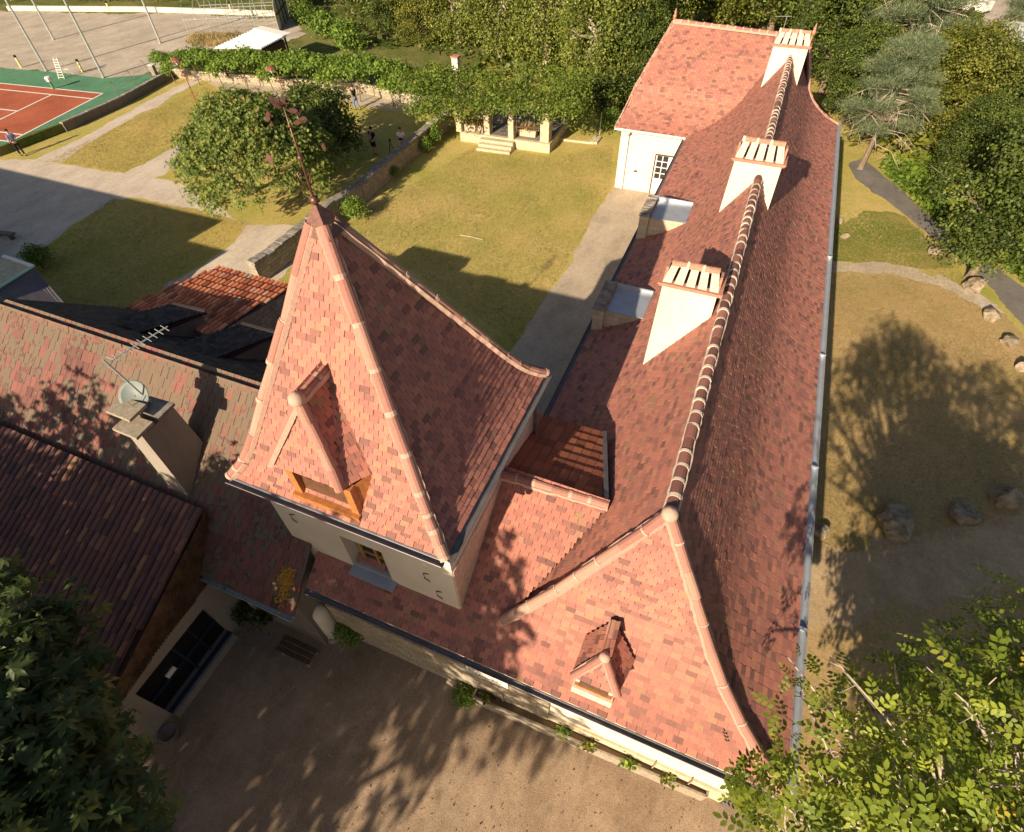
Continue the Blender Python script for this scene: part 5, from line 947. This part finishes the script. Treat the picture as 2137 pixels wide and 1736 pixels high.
# horse chestnut, lower left (and its neighbour behind the camera that shades the court)
def chestnut(name, label, base, lobes, n, seed, sz=.42, spr=.3):
    r = RS(seed); T = thing(name, label, 'tree', base); pos, nn_, rv, cc = crown_pts(lobes, n, r, 4, spr, .62); nn_ = nn_ + np.array([0, 0, .5])
    scatter('crown', PALM, pos, nn_, sz, L_CHEST, seed, parent=T, rnd=np.clip(rv * .9 + (r.uniform(0, 1, len(pos)) > .985) * .6, 0, 1)); mb = MB(); limbs(mb, base, lobes[:12], .24, 3.4, r, 2); part('trunk', mb, BARK, T); return T
lob = []
for (x, y, z, r) in ((60, 1300, 7.8, .75), (130, 1290, 7.6, .6), (40, 1400, 8.2, .8), (140, 1400, 8.0, .7), (190, 1440, 7.4, .5), (100, 1520, 8.4, .8), (180, 1550, 7.8, .6), (40, 1620, 8.6, .9), (140, 1660, 8.2, .8), (220, 1640, 7.4, .6), (250, 1690, 7.0, .5), (20, 1230, 7.6, .5), (-60, 1450, 8.4, 1.2), (-120, 1300, 7.5, 1.2), (150, 1780, 8.2, 1.0), (0, 1750, 8.6, 1.1), (260, 1780, 7.0, .6), (-150, 1650, 8, 1.5), (230, 1540, 6.4, .5), (-250, 1400, 7.4, 1.6), (200, 1600, 6.8, .8), (100, 1450, 6.6, 1.0)):
    p = at(x - 62, y + 22, z); lob.append((p.x, p.y, z - .5 * r, r * 1.0, r * 1.0, r * .8))
chestnut('chestnut_tree', 'big dark horse chestnut with palmate leaves filling the lower left corner', (-8.0, -2.4, 0), lob, 3400, 101, .36, .18)
rr = RS(12); lob = [(-10.1 + rr.normal() * 2.1, -11 + rr.normal() * 1.8, 6.6 + rr.normal() * 1.9, 1.6, 1.6, 1.5) for _ in range(34)]
lob += [(x, -8.2 + rr.normal() * .5, z, 1.15, 1.0, 1.0) for x, z in ((-4.8, 8.5), (-5.0, 9.3), (-5.6, 10.0), (-6.4, 10.8), (-6.1, 8.8), (-6.8, 9.6), (-7.4, 10.5), (-7.3, 8.7), (-8.2, 9.6), (-8.6, 10.4), (-9.2, 9.2), (-5.6, 8.0), (-7.0, 8.0))] * 2
chestnut('chestnut_tree', 'horse chestnut outside the frame whose shade falls on the courtyard', (-9.5, -12, 0), lob, 11000, 102, .5, .3)
lob = [(-16.5 + rr.normal() * 3.0, -5.5 + rr.normal() * 1.5, 6.4 + rr.normal() * 1.5, 1.6, 1.6, 1.4) for _ in range(34)]
lob += [(rr.uniform(-12.5, -9.5), rr.uniform(-7.5, -5), rr.uniform(5.5, 9.0), 1.3, 1.3, 1.1) for _ in range(14)]
chestnut('chestnut_tree', 'horse chestnut outside the frame whose shade falls on the low wing roof', (-16.5, -6, 0), lob, 13000, 104, .5, .3)
lob = [(6.6 + rr.normal() * 1.7, -5 + rr.normal() * 1.6, 6.2 + rr.normal() * 1.7, 1.5, 1.5, 1.3) for _ in range(24)] + [(11.5 + rr.normal() * 1.6, 0 + rr.normal() * 1.8, 6.0 + rr.normal() * 1.6, 1.4, 1.4, 1.2) for _ in range(18)]
lob = [l for l in lob if l[0] > 4.4 and (l[1] < -2 or l[0] > 9.5 + .4 * max(0, l[1]))]
chestnut('chestnut_tree', 'horse chestnut outside the frame whose shade falls on the east lawn', (8, -4.5, 0), lob, 5200, 105, .5, .3)
# walnut, lower right
lob = []; rr = RS(14)
for (x, y, z, r) in ((1650, 1660, 7.6, .7), (1560, 1690, 6.6, .55), (1760, 1700, 8.2, .8), (1760, 1560, 8.0, .75), (1850, 1500, 8.4, .8), (1740, 1440, 7.0, .5), (1660, 1420, 6.2, .35), (1640, 1375, 5.6, .25), (1860, 1390, 7.4, .55), (1960, 1330, 7.0, .6), (2010, 1420, 8.4, .8), (2100, 1400, 8.2, .8), (2060, 1530, 9.0, .8), (2150, 1600, 9.0, .9), (1930, 1590, 8.8, .8), (1880, 1680, 8.8, .7), (2060, 1690, 8.6, .8), (1600, 1770, 7.2, .7), (1800, 1800, 8.2, .9), (2000, 1820, 8.6, 1.0), (2200, 1450, 7.8, 1.1), (2260, 1650, 8.4, 1.2), (2180, 1800, 8.4, 1.2), (1545, 1610, 5.2, .3), (1800, 1620, 6.8, .8), (1930, 1480, 6.6, .9), (2080, 1600, 6.8, 1.2), (2230, 1330, 6.6, 1.1), (2330, 1500, 7, 1.4), (2400, 1700, 7, 1.5)):
    p = at(x, y, z); lob.append((p.x, p.y, z, r, r, r * .7))
lob += [(6.3 + rr.normal() * 1.3, 2.6 + rr.normal() * 1.2, rr.uniform(2.6, 6.0), 1.0, 1.0, .9) for _ in range(16)] + [(9.2 + rr.normal() * 1.3, 3.0 + rr.normal() * 1.4, rr.uniform(3.5, 8.5), 1.2, 1.2, 1.0) for _ in range(22)]  # hidden and out-of-frame lobes, added to broaden the shadow on the east lawn
WT = thing('walnut_tree', 'bright green walnut tree with bare pale twigs filling the lower right corner', 'tree', (6.6, 1.2, 0))
pos, nn_, rv, cc = crown_pts(lob, 7600, rr, 8, .17, .3); keep = ~((pos[:, 0] < 3.0) & (pos[:, 2] < 5)); nn_ = nn_ + np.array([0, -.15, .55])
scatter('crown', PINN, pos, nn_, .28, L_WALNUT, 103, parent=WT, rnd=np.clip(rv * .92 + (rr.uniform(0, 1, len(pos)) > .985) * .5, 0, 1))
low = [(6.6 + rr.normal() * 1.2, 2.8 + rr.normal() * 1.1, rr.uniform(2.4, 6.2), .9, .9, .8) for _ in range(22)] + [(9.0 + rr.normal() * 1.2, 3.0 + rr.normal() * 1.2, rr.uniform(3.0, 7.0), 1.0, 1.0, .9) for _ in range(20)]; low = [l for l in low if l[0] > 5.2]
pos, nn_, rv, cc = crown_pts(low, 6000, rr, 8, .22, .2); scatter('lower_crown', PINN, pos, nn_ + np.array([0, -.2, .4]), .42, L_WALNUT, 107, parent=WT, rnd=rv * .8)  # unseen inner foliage, added to close the gap in the tree's shadow
mb = MB(); base = V(6.6, 1.2, 0); fk = V(6.0, 1.6, 4.6); mb.tube([base, base + V(-.1, .1, 2), fk], [.28, .22, .17], 9)
for l in lob:
    c = Vector(l[:3]); m = fk.lerp(c, .55) + V(rr.normal() * .2, rr.normal() * .2, .25); mb.tube([fk, fk.lerp(m, .5) + V(0, 0, .15), m, c + V(0, 0, .1)], [.085, .055, .035, .014], 6)
    for k in range(5):
        a = m.lerp(c, rr.uniform(.3, 1)); d = V(rr.normal() * .5, rr.normal() * .5, rr.uniform(.1, .7)) * l[3] * .95; e = a + d; mb.tube([a, a + d * .5 + V(rr.normal() * .05, 0, .04), e], [.017, .012, .006], 4)
        if k < 2:
            for j in range(5): q = a.lerp(e, rr.uniform(.4, 1)); mb.tube([q, q + V(rr.normal() * .14, rr.normal() * .14, rr.uniform(.02, .22))], [.009, .004], 4)
part('trunk', mb, PALEBARK, WT)
# ivy bank, undergrowth and grass tufts: uncountable cover
def cover(name, px, z, n, tp, size, mat, seed, lab, cat, hz=.35):
    r = RS(seed); P = [at(x, y, z) for x, y in px]; xs = [p.x for p in P]; ys = [p.y for p in P]; out = []
    pts = [(p.x, p.y) for p in P]
    while len(out) < n:
        X = r.uniform(min(xs), max(xs), 4000); Y = r.uniform(min(ys), max(ys), 4000); ins = np.zeros(4000, bool)
        for (a, b), (c, d) in zip(pts, pts[1:] + pts[:1]):
            cnd = ((b > Y) != (d > Y)) & (X < (c - a) * (Y - b) / (d - b + 1e-12) + a); ins ^= cnd
        out += list(zip(X[ins], Y[ins]))
    pos = np.array(out[:n]); pos = np.column_stack([pos, z + r.uniform(0, hz, n)]); nn_ = r.normal(size=(n, 3)) * .5 + np.array([0, 0, .9]); cl = np.sin(pos[:, 0] * 1.3) * np.sin(pos[:, 1] * 1.1 + pos[:, 0] * .4) * .25 + .25
    o = scatter(name, tp, pos, nn_, size, mat, seed, rnd=np.clip(cl + r.uniform(0, .6, n), 0, 1)); struct(o, 'stuff', lab, cat); return o
cover('ivy_bank', [(1833, 352), (1880, 398), (1935, 448), (2010, 500), (2137, 592), (2260, 680), (2260, 560), (2137, 470), (2000, 380), (1900, 330)], 0, 12000, KITE, .3, L_IVY, 41, 'bright green ivy bank along the right side of the road', 'ivy', .7)
cover('undergrowth', [(700, 118), (860, 120), (1000, 150), (1240, 205), (1300, 160), (1400, -10), (1000, -60), (700, -40)], 0, 9000, KITE, .5, L_DARK, 42, 'dark undergrowth of the wood behind the pergola', 'undergrowth', 1.2)
cover('undergrowth', [(1765, 300), (1840, 340), (2137, 470), (2300, 500), (2300, 150), (2000, 100), (1900, -40), (1700, -20)], 0, 12000, KITE, .5, L_OLIVE, 43, 'undergrowth of the wood right of the house', 'undergrowth', 1.4)
cover('grass', [(720, 470), (1000, 300), (1160, 330), (1280, 300), (1270, 400), (1080, 720), (850, 560)], 0, 30000, BLADE, .10, L_GRASS, 44, 'short dry grass of the inner lawn', 'grass', .01)
cover('grass', [(1735, 440), (1900, 452), (2000, 560), (2137, 800), (2137, 1100), (1690, 1180)], 0, 26000, BLADE, .09, L_GRASS, 45, 'short dry grass of the lawn east of the house', 'grass', .01)
cover('grass', [(100, 335), (275, 250), (425, 182), (560, 235), (385, 294), (256, 360)], 0, 9000, BLADE, .13, L_GRASS, 47, 'short dry grass between the garden paths', 'grass', .01)
cover('grass', [(55, 548), (236, 415), (380, 432), (515, 470), (410, 560), (255, 660), (60, 660)], 0, 9000, BLADE, .12, L_GRASS, 48, 'short grass of the shaded yard lawn', 'grass', .01)
cover('fallen_leaves', [(640, 1736), (480, 1500), (560, 1330), (900, 1400), (1480, 1680), (1480, 1736)], .01, 420, KITE, .055, MATS['chestnut_leaf_dry'], 49, 'scattered fallen leaves on the courtyard gravel', 'fallen leaves', .012)
cover('grass', [(400, 74), (585, 72), (560, 98), (470, 102), (390, 92)], TZ, 1500, BLADE, .5, L_GRASS, 46, 'tall dry grass at the foot of the polytunnel', 'grass', .02)
# ------------------------------------------------------------------ boulders
for k, (x, y, r, lab) in enumerate(((1866, 1088, 38, 'largest grey boulder on the shaded east lawn'), (1998, 1068, 28, 'flat grey boulder right of the largest one'), (2089, 1040, 28, 'pointed boulder near the right edge of the shaded lawn'), (1706, 1106, 22, 'boulder half hidden beside the east gutter'), (2026, 596, 20, 'yellowish boulder at the foot of the young roadside tree'), (2065, 658, 15, 'small boulder on the bend of the road verge'), (2105, 712, 18, 'pale boulder near the right edge by the road'), (2134, 764, 16, 'boulder cut by the right edge of the picture'), (1951, 526, 14, 'low tan boulder on the green patch beside the road'), (1761, 494, 9, 'small stone on the lawn by the far gutter'), (1752, 462, 9, 'small stone nearest the far corner of the house'))):
    c = at(x, y + r * .3, 0); s = r / F * (c - V(0, 0, CAM_H)).length; rk = RS(k + 200); bm = bmesh.new(); bmesh.ops.create_icosphere(bm, subdivisions=4, radius=1)
    ax = V(rk.uniform(.85, 1.1), rk.uniform(.75, .95), rk.uniform(.55, .8)); pl = [(V(*rk.normal(size=3)).normalized(), rk.uniform(.5, .85)) for _ in range(16)]
    for v in bm.verts:
        for n_, d_ in pl:
            e = v.co.dot(n_) - d_
            if e > 0: v.co -= n_ * e * .92
        f = 1 + .07 * math.sin(v.co.x * 7 + k) * math.sin(v.co.y * 6 + v.co.z * 5) + .04 * math.sin(v.co.x * 17) * math.sin(v.co.z * 19 + k) + rk.normal() * .014; v.co = V(v.co.x * ax.x, v.co.y * ax.y, v.co.z * ax.z) * s * f
    me = bpy.data.meshes.new('boulder'); bm.to_mesh(me); bm.free(); me.materials.append(ROCK); o = bpy.data.objects.new('boulder', me); C.objects.link(o); o.location = (c.x, c.y, s * .32); o.rotation_euler = (0, 0, rk.uniform(0, 6)); tag(o, lab, 'boulder', 'boulders on the east side')
# ------------------------------------------------------------------ courtyard things
FBED = thing('flower_bed', 'long narrow raised flower bed with plank edging under the front eave', 'flower bed', (0, 3.1, 0)); ea, eb = at(987, 1453, .6), at(1476, 1662, .6)
mb = MB(); mb.hexa([V(ea.x, ea.y, 0), V(eb.x, eb.y, 0), V(eb.x, 3.395, 0), V(ea.x, 3.37, 0)], [V(ea.x, ea.y, .5), V(eb.x, eb.y, .5), V(eb.x, 3.395, .5), V(ea.x, 3.37, .5)]); part('soil', mb, G_SOIL, FBED)
mb = MB(); mb.bar(V(ea.x, ea.y, .30), V(eb.x, eb.y, .30), .05, .6); part('front_plank', mb, GREYWOOD, FBED); mb = MB(); mb.bar(V(ea.x, ea.y, .30), V(ea.x + .02, 3.37, .30), .05, .6); part('end_plank', mb, GREYWOOD, FBED); mb = MB(); mb.bar(V(eb.x, eb.y, .30), V(eb.x, 3.39, .30), .05, .6); part('end_plank', mb, GREYWOOD, FBED)
for k, x in enumerate((-1.95, 1.9, 2.75)):
    mb = MB(); mb.bar(V(x, 3.36, .3), V(x, 3.36, 1.05), .03); o = mb.build('plant_stake', GREYWOOD); tag(o, ['thin stake in the flower bed near the wall sign', 'thin stake in the flower bed near the wall vent', 'thin stake at the right end of the flower bed'][k], 'stake', 'stakes in the flower bed')
for k, (x, y) in enumerate(((-2.4, 3.24), (-.3, 3.25), (.4, 3.2), (1.35, 3.22), (2.3, 3.25))):
    r = RS(k + 60); n = 60; pos = np.column_stack([x + r.normal(size=n) * .085, y + r.normal(size=n) * .05, .52 + r.uniform(0, .25, n)]); o = scatter('bed_plant', KITE, pos, r.normal(size=(n, 3)) * .6 + np.array([0, 0, 1]), .11, L_IVY if k in (1, 3) else L_OLIVE, k); tag(o, ['low dull plant in the flower bed below the sign', 'bright weed in the middle of the flower bed', 'dull weed right of the bed middle', 'bright green young plant in the flower bed below the lucarne', 'dull plant near the right end of the flower bed'][k], 'plant', 'plants in the flower bed')
c = at(950, 1420, 0); mb = MB(); mb.hexa([c + V(-.2, -.15, 0), c + V(.18, -.2, 0), c + V(.22, .16, 0), c + V(-.17, .2, 0)], [c + V(-.18, -.13, .12), c + V(.16, -.18, .12), c + V(.2, .14, .12), c + V(-.15, .18, .12)]); tag(mb.build('stone_block', SLAB), 'pale flat stone block at the left end of the flower bed', 'stone')
SG = thing('wall_sign', 'long white sign board with red and black lettering on the front wall', 'sign', (-2.3, 3.36, 1.85)); mb = MB(); mb.box(-2.86, -1.78, 3.345, 3.375, 1.86, 2.40); part('board', mb, WHITE, SG)
mb = MB(); r = RS(4); redp = mplain('sign_red', (.5, .04, .05), .6, .1); blkp = mplain('sign_black', (.03, .03, .03), .6, .1)
for row, (z, hgt_, m_, x1) in enumerate(((2.28, .06, 0, -2.1), (2.16, .05, 1, -1.9), (2.06, .035, 1, -2.0), (1.98, .03, 1, -1.95), (1.91, .03, 1, -2.2))):
    mb.cur = m_; x = -2.8
    while x < x1: w = r.uniform(.015, .04); mb.box(x, x + w, 3.340, 3.3455, z, z + hgt_ * r.uniform(.7, 1)); x += w + (r.uniform(.008, .014) if r.uniform() > .18 else .05)
part('lettering', mb, [redp, blkp], SG)
b = at(698, 1322, 0); t = onv(654, 1270, b); BT = thing('white_pillar', 'short round-topped white pillar against the shaded courtyard wall', 'pillar', tuple(b))
mb = MB(); mb.lathe((b.x, b.y, 0), [(.24, 0), (.24, t.z - .2), (.2, t.z - .08), (.1, t.z), (.01, t.z + .02)], 14); part('shaft', mb, PLASTER, BT, True); mb = MB(); mb.lathe((b.x, b.y, 0), [(.30, 0), (.30, .12), (.25, .16)], 14); part('base', mb, GREYREND, BT, True)
b = at(629, 1366, 0); BE = thing('courtyard_bench', 'dark plank bench with metal legs beside the white pillar', 'bench', tuple(b)); d = (at(658, 1372, .45) - at(600, 1345, .45)).normalized(); n_ = V(-d.y, d.x, 0)
for k in range(3): mb = MB(); o = b + n_ * (-.16 + .16 * k) + V(0, 0, .45); mb.bar(o - d * .55, o + d * .55, .13, .035); part('seat_plank', mb, DARKWOOD, BE)
for sg in (-1, 1): mb = MB(); q = b + d * .42 * sg; mb.bar(q - n_ * .18 + V(0, 0, .42), q + n_ * .18 + V(0, 0, .42), .04); mb.bar(q - n_ * .18, q - n_ * .18 + V(0, 0, .42), .04); mb.bar(q + n_ * .18, q + n_ * .18 + V(0, 0, .42), .04); part('leg_frame', mb, STEEL, BE)
b = at(365, 1535, 0); BI = thing('plant_tub', 'dark round empty tub at the corner of the low wing', 'tub', tuple(b)); mb = MB(); mb.lathe(b, [(.16, 0), (.22, .34), (.24, .36), (.21, .36), (.19, .3), (.02, .28)], 14); part('tub', mb, DARKREND, BI, True); mb = MB(); mb.lathe(b, [(.20, .26), (.20, .285)], 14); part('soil', mb, G_SOIL, BI)
b = at(545, 1290, 0); BO = thing('dark_shrub', 'nearly black bush in the corner between old house and low wing', 'bush', tuple(b)); pos, nn_, rv, cc = crown_pts([(b.x, b.y, .6, .5, .4, .5)], 700, RS(3), 8, .12); scatter('foliage', KITE, pos, nn_, .13, L_DARK, 3, parent=BO, rnd=rv * .4)
b = at(722, 1302, 0.0); mb = MB(); r = RS(6)
for k in range(9): mb.ball(b + V(r.normal() * .08, r.normal() * .08, .75 + r.uniform(0, .1)), .035, 6)
mb.tube([b, b + V(0, 0, .75)], .012, 5); tag(mb.build('red_flower', redp), 'small cluster of red flowers by the shaded wall', 'flower')
b = at(18, 497, 0); mb = MB(); mb.bar(b - V(.9, .15, -.3), b + V(.55, .1, .3), .3, .1); mb.box(b.x - .7, b.x - .6, b.y - .2, b.y + .1, 0, .28); mb.box(b.x + .3, b.x + .4, b.y - .1, b.y + .15, 0, .28); tag(mb.build('low_bench', DARKREND), 'dark low bench at the left edge of the gravel yard', 'bench')
b = at(985, 495, 0); mb = MB(); mb.tube([at(960, 490, .03), at(985, 494, .05), at(1008, 500, .03)], .025, 6); tag(mb.build('pale_stick', PALEBARK), 'thin pale stick lying on the inner lawn', 'stick')
b = at(1240, 296, 0); mb = MB(); a_, b_ = at(1168, 292, 0), at(1238, 300, 0); mb.bar(a_ + V(0, 0, .05), b_ + V(0, 0, .05), .16, .12); mb.bar(b_ + V(0, 0, .05), at(1247, 288, 0) + V(0, 0, .05), .5, .14); tag(mb.build('stone_edging', STONE), 'low stone edging and slab right of the pergola', 'edging')
b = at(1251, 283, 0); mb = MB(); mb.tube([b, b + V(0, 0, 1.5)], .03, 6); mb.tube([b + V(0, 0, 1.4), b + V(.1, 2.2, 1.4)], .008, 4); tag(mb.build('fence_post', STEEL), 'thin metal fence post beside the yellow-green bush', 'post')
# pergola clutter
b = at(975, 246, .62) + V(.2, 1.0, 0); TB = thing('round_table', 'round dark table with a reddish leg under the left of the pergola', 'table', tuple(b)); mb = MB(); mb.lathe(b, [(.5, .72), (.52, .74), (.52, .77), (.5, .78)], 18); part('table_top', mb, GREYREND, TB); mb = MB(); mb.lathe(b, [(.22, 0), (.06, .08), (.05, .72)], 10); part('leg', mb, TERRA, TB)
# ------------------------------------------------------------------ car park beyond the wood, top right
sheet('car_park', gp([(1940, -60), (2300, -80), (2400, 120), (2180, 130), (2080, 100), (1985, 40)]), .01, G_DIRT, .8, .2, 51)
def gbox(name, label, px, h, cat, m_, roof):
    P = gp(px, h); T = thing(name, label, cat, (P[0].x, P[0].y, 0)); mb = MB(); mb.prism([(p.x, p.y) for p in P], 0, h); part('wall', mb, m_, T, uvbox=True); c = sum(P, V(0, 0, 0)) / len(P); mb = MB(); Q = [c + (p - c) * 1.04 for p in P]; mb.hexa([V(p.x, p.y, h + .004) for p in (Q if (Q[1] - Q[0]).cross(Q[2] - Q[1]).z > 0 else Q[::-1])], [V(p.x, p.y, h + .25) for p in (Q if (Q[1] - Q[0]).cross(Q[2] - Q[1]).z > 0 else Q[::-1])]); part('flat_roof', mb, roof, T); return T
gbox('white_warehouse', 'long white flat-roofed building behind the thin pine, top right', [(2062, 70), (2120, 50), (2230, 110), (2150, 150)], 3.2, 'building', WHITE, mplain('pale_roof', (.66, .66, .66), .7, .1, 2))
gbox('white_hut', 'small white hut with dark window strip glimpsed through the trees', [(1935, 62), (1970, 60), (1974, 72), (1938, 75)], 2.3, 'hut', WHITE, WHITE)
b = at(2004, 22, 0); VN_ = thing('parked_van', 'white van with dark windscreen parked at the top right', 'van', tuple(b)); d = (at(2040, 30, 0) - b).normalized(); n_ = V(-d.y, d.x, 0)
def vb(l0, l1, w, z0, z1, t=0): return [b + d * l0 - n_ * w + V(0, 0, z0), b + d * l1 - n_ * w + V(0, 0, z0), b + d * l1 + n_ * w + V(0, 0, z0), b + d * l0 + n_ * w + V(0, 0, z0)], [b + d * (l0 + t * .3) - n_ * w * .92 + V(0, 0, z1), b + d * (l1 - t) - n_ * w * .92 + V(0, 0, z1), b + d * (l1 - t) + n_ * w * .92 + V(0, 0, z1), b + d * (l0 + t * .3) + n_ * w * .92 + V(0, 0, z1)]
mb = MB(); mb.hexa(*vb(-2.4, 2.4, .95, .35, 1.1)); mb.hexa(*vb(-2.4, 1.7, .94, 1.1, 2.2, .5)); part('body', mb, WHITE, VN_); mb = MB(); mb.hexa(*vb(1.25, 1.55, .8, 1.2, 1.9, .25)); part('windscreen', mb, GLASS, VN_)
for l in (-1.6, 1.5):
    for w in (-.95, .8): mb = MB(); q = b + d * l + n_ * w + V(0, 0, .35); mb.tube([q, q + n_ * .16], .35, 12); part('wheel', mb, BLACK, VN_)
# ------------------------------------------------------------------ people
SKIN = mplain('skin', (.50, .29, .20), .6, .08); HAIR = mplain('dark_hair', (.03, .02, .018), .6, .2)
def skinmesh(name, verts, edges, mat, par, sub=2):
    me = bpy.data.meshes.new(name); me.from_pydata([v[:3] for v in verts], edges, []); o = bpy.data.objects.new(name, me); C.objects.link(o)
    m = o.modifiers.new('skin', 'SKIN'); m.use_smooth_shade = True
    for i, v in enumerate(verts): s = me.skin_vertices[0].data[i]; s.radius = (v[3], v[4] if len(v) > 4 else v[3]); s.use_root = (i == 0)
    s2 = o.modifiers.new('sub', 'SUBSURF'); s2.levels = sub; s2.render_levels = sub
    dg = bpy.context.evaluated_depsgraph_get(); nm = bpy.data.meshes.new_from_object(o.evaluated_get(dg)); bpy.data.objects.remove(o); nm.name = name; nm.materials.clear(); nm.materials.append(mat); o = bpy.data.objects.new(name, nm); C.objects.link(o); o.parent = par; return o
def person(base, face, label, top, bottom, shorts, pose, hgt_=1.75, sleeve=True, extra=None):
    T = thing('person', label, 'person', tuple(base)); T.rotation_euler = (0, 0, face); k = hgt_ / 1.75; T.scale = (k, k, k)
    (lE, lH, rE, rH, lK, lA, rK, rA, bend) = pose; by, hy = bend
    J = [(0, 0, .94, .13, .10), (0, by * .5, 1.15, .12, .09), (0, by, 1.38, .14, .10), (0, by + .02 + hy * .3, 1.50, .055), (0, by + .04 + hy, 1.62, .085, .095), (0, by + .03 + hy, 1.72, .075, .085),
         (-.19, by, 1.42, .055), (*lE, .045), (*lH, .03), (.19, by, 1.42, .055), (*rE, .045), (*rH, .03), (-.10, 0, .88, .085), (*lK, .06), (*lA, .042), (lA[0], lA[1] + .15, .03, .035), (.10, 0, .88, .085), (*rK, .06), (*rA, .042), (rA[0], rA[1] + .15, .03, .035), (0, by + .14 + hy, 1.62, .02)]
    E = [(0, 1), (1, 2), (2, 3), (3, 4), (4, 5), (2, 6), (6, 7), (7, 8), (2, 9), (9, 10), (10, 11), (0, 12), (12, 13), (13, 14), (14, 15), (0, 16), (16, 17), (17, 18), (18, 19), (4, 20)]
    for h, sg in ((8, -1), (11, 1)):
        H_ = J[h]; i = len(J); J.append((H_[0], H_[1] + .06, H_[2] - .02, .028, .015)); E.append((h, i))
        for f in range(4): j = len(J); J.append((H_[0] + (f - 1.5) * .02, H_[1] + .11 + .01 * (f in (1, 2)), H_[2] - .03, .009)); J.append((H_[0] + (f - 1.5) * .021, H_[1] + .13, H_[2] - .065, .008)); E += [(i, j), (j, j + 1)]
        j = len(J); J.append((H_[0] - sg * .045, H_[1] + .07, H_[2], .010)); J.append((H_[0] - sg * .05, H_[1] + .10, H_[2] - .02, .009)); E += [(h, j), (j, j + 1)]
    skinmesh('body', J, E, SKIN, T)
    g = 1.22; sh = [(0, by * .1, .96, .16, .125), (0, by * .5, 1.15, .15, .12), (0, by, 1.38, .165, .12), (0, by + .01, 1.46, .08)] + [(s_ * .19, by, 1.42, .075) for s_ in (-1, 1)] + [tuple(Vector((s_ * .19, by, 1.42)).lerp(Vector(e), .8)) + (.06,) for s_, e in ((-1, lE), (1, rE))]
    skinmesh('shirt', sh, [(0, 1), (1, 2), (2, 3), (2, 4), (2, 5), (4, 6), (5, 7)], top, T)
    L = [(0, 0, .97, .15, .12), (-.10, 0, .86, .105), (.10, 0, .86, .105)] + ([tuple(Vector((-.1, 0, .86)).lerp(Vector(lK), .9)) + (.085,), tuple(Vector((.1, 0, .86)).lerp(Vector(rK), .9)) + (.085,)] if shorts else [(*lK, .075), (*rK, .075), (*Vector(lK).lerp(Vector(lA), .95), .06), (*Vector(rK).lerp(Vector(rA), .95), .06)])
    skinmesh('shorts' if shorts else 'trousers', L, [(0, 1), (0, 2), (1, 3), (2, 4)] + ([] if shorts else [(3, 5), (4, 6)]), bottom, T)
    for A in (lA, rA): skinmesh('shoe', [(A[0], A[1] - .04, .045, .05, .045), (A[0], A[1] + .16, .04, .045, .035)], [(0, 1)], HAIR if not shorts or top is not WHITET else WHITE, T, 1)
    mb = MB(); mb.ball((0, by + .005 + hy, 1.70), .108, 12, (.92, 1.0, .85)); o = mb.build('hair', HAIR, None, True); o.parent = T
    if extra: extra(T)
    return T
WHITET = mplain('white_cotton', (.70, .66, .68), .9, .05); BLACKT = mplain('black_cotton', (.018, .015, .02), .9, .2); BLUET = mplain('blue_cotton', (.16, .20, .38), .9, .1); JEANS = mplain('denim', (.13, .20, .36), .9, .15); LJEANS = mplain('pale_denim', (.38, .45, .52), .9, .12); DTOP = mplain('dark_green_cotton', (.035, .035, .02), .9, .2)
hold = ((-.27, .02, 1.16), (-.10, .27, 1.12), (.27, .02, 1.16), (.10, .27, 1.12), (-.10, .03, .48), (-.10, 0, .08), (.11, .02, .48), (.12, .02, .08), (.02, .04))
walk = ((-.25, -.08, 1.14), (-.22, .10, .94), (.25, .10, 1.16), (.20, .30, 1.02), (-.09, .16, .50), (-.09, .10, .08), (.09, -.02, .50), (.10, -.22, .12), (.06, .05))
def prn(T):
    mb = MB(); r = RS(2)
    for row in range(4):
        x = -.10 + row * .02
        for k in range(4): mb.box(x, x + .035, -.147, -.140, 1.34 - row * .07, 1.385 - row * .07); x += .045
    o = mb.build('shirt_print', WHITET); o.parent = T
def ctl(T):
    mb = MB(); mb.box(-.12, .12, .28, .40, 1.08, 1.13); mb.box(-.10, .10, .40, .42, 1.12, 1.24); o = mb.build('remote_controller', BLACKT); tag(o, 'dark remote controller held by the person in the white shirt', 'controller'); o.location = T.location; o.rotation_euler = T.rotation_euler
def fc(p, dx, dy): return math.atan2(-dx, dy)
p1 = at(783, 324, 0); person(p1, fc(p1, .1, 1), 'person in black shirt with white print and dark shorts standing on the lawn', BLACKT, BLACKT, True, hold, 1.78, extra=prn)
p2 = at(843, 322, 0); T2 = person(p2, fc(p2, .4, -.9), 'person in white shirt and pale shorts holding a controller behind the garden wall', WHITET, LJEANS, True, hold, 1.72, extra=ctl)
p3 = at(746, 229, 0); person(p3, fc(p3, -1, .2), 'person in dark top and blue jeans walking under the trained trees', DTOP, JEANS, False, walk, 1.68)
p4 = at(49, 325, 0); person(p4, fc(p4, -1, .3), 'person in blue shirt and dark trousers walking beside the red court', BLUET, BLACKT, False, walk, 1.7)
b = at(818, 322, 0); TP = thing('camera_tripod', 'black tripod standing between the two people on the lawn', 'tripod', tuple(b)); top = b + V(0, 0, .85)
for k in range(3): a = 2.1 * k + .4; mb = MB(); mb.tube([top, b + V(math.cos(a) * .28, math.sin(a) * .28, 0)], [.02, .014], 5); part('leg', mb, BLACKT, TP)
mb = MB(); mb.box(top.x - .05, top.x + .05, top.y - .05, top.y + .05, .84, .98); part('head', mb, BLACKT, TP)
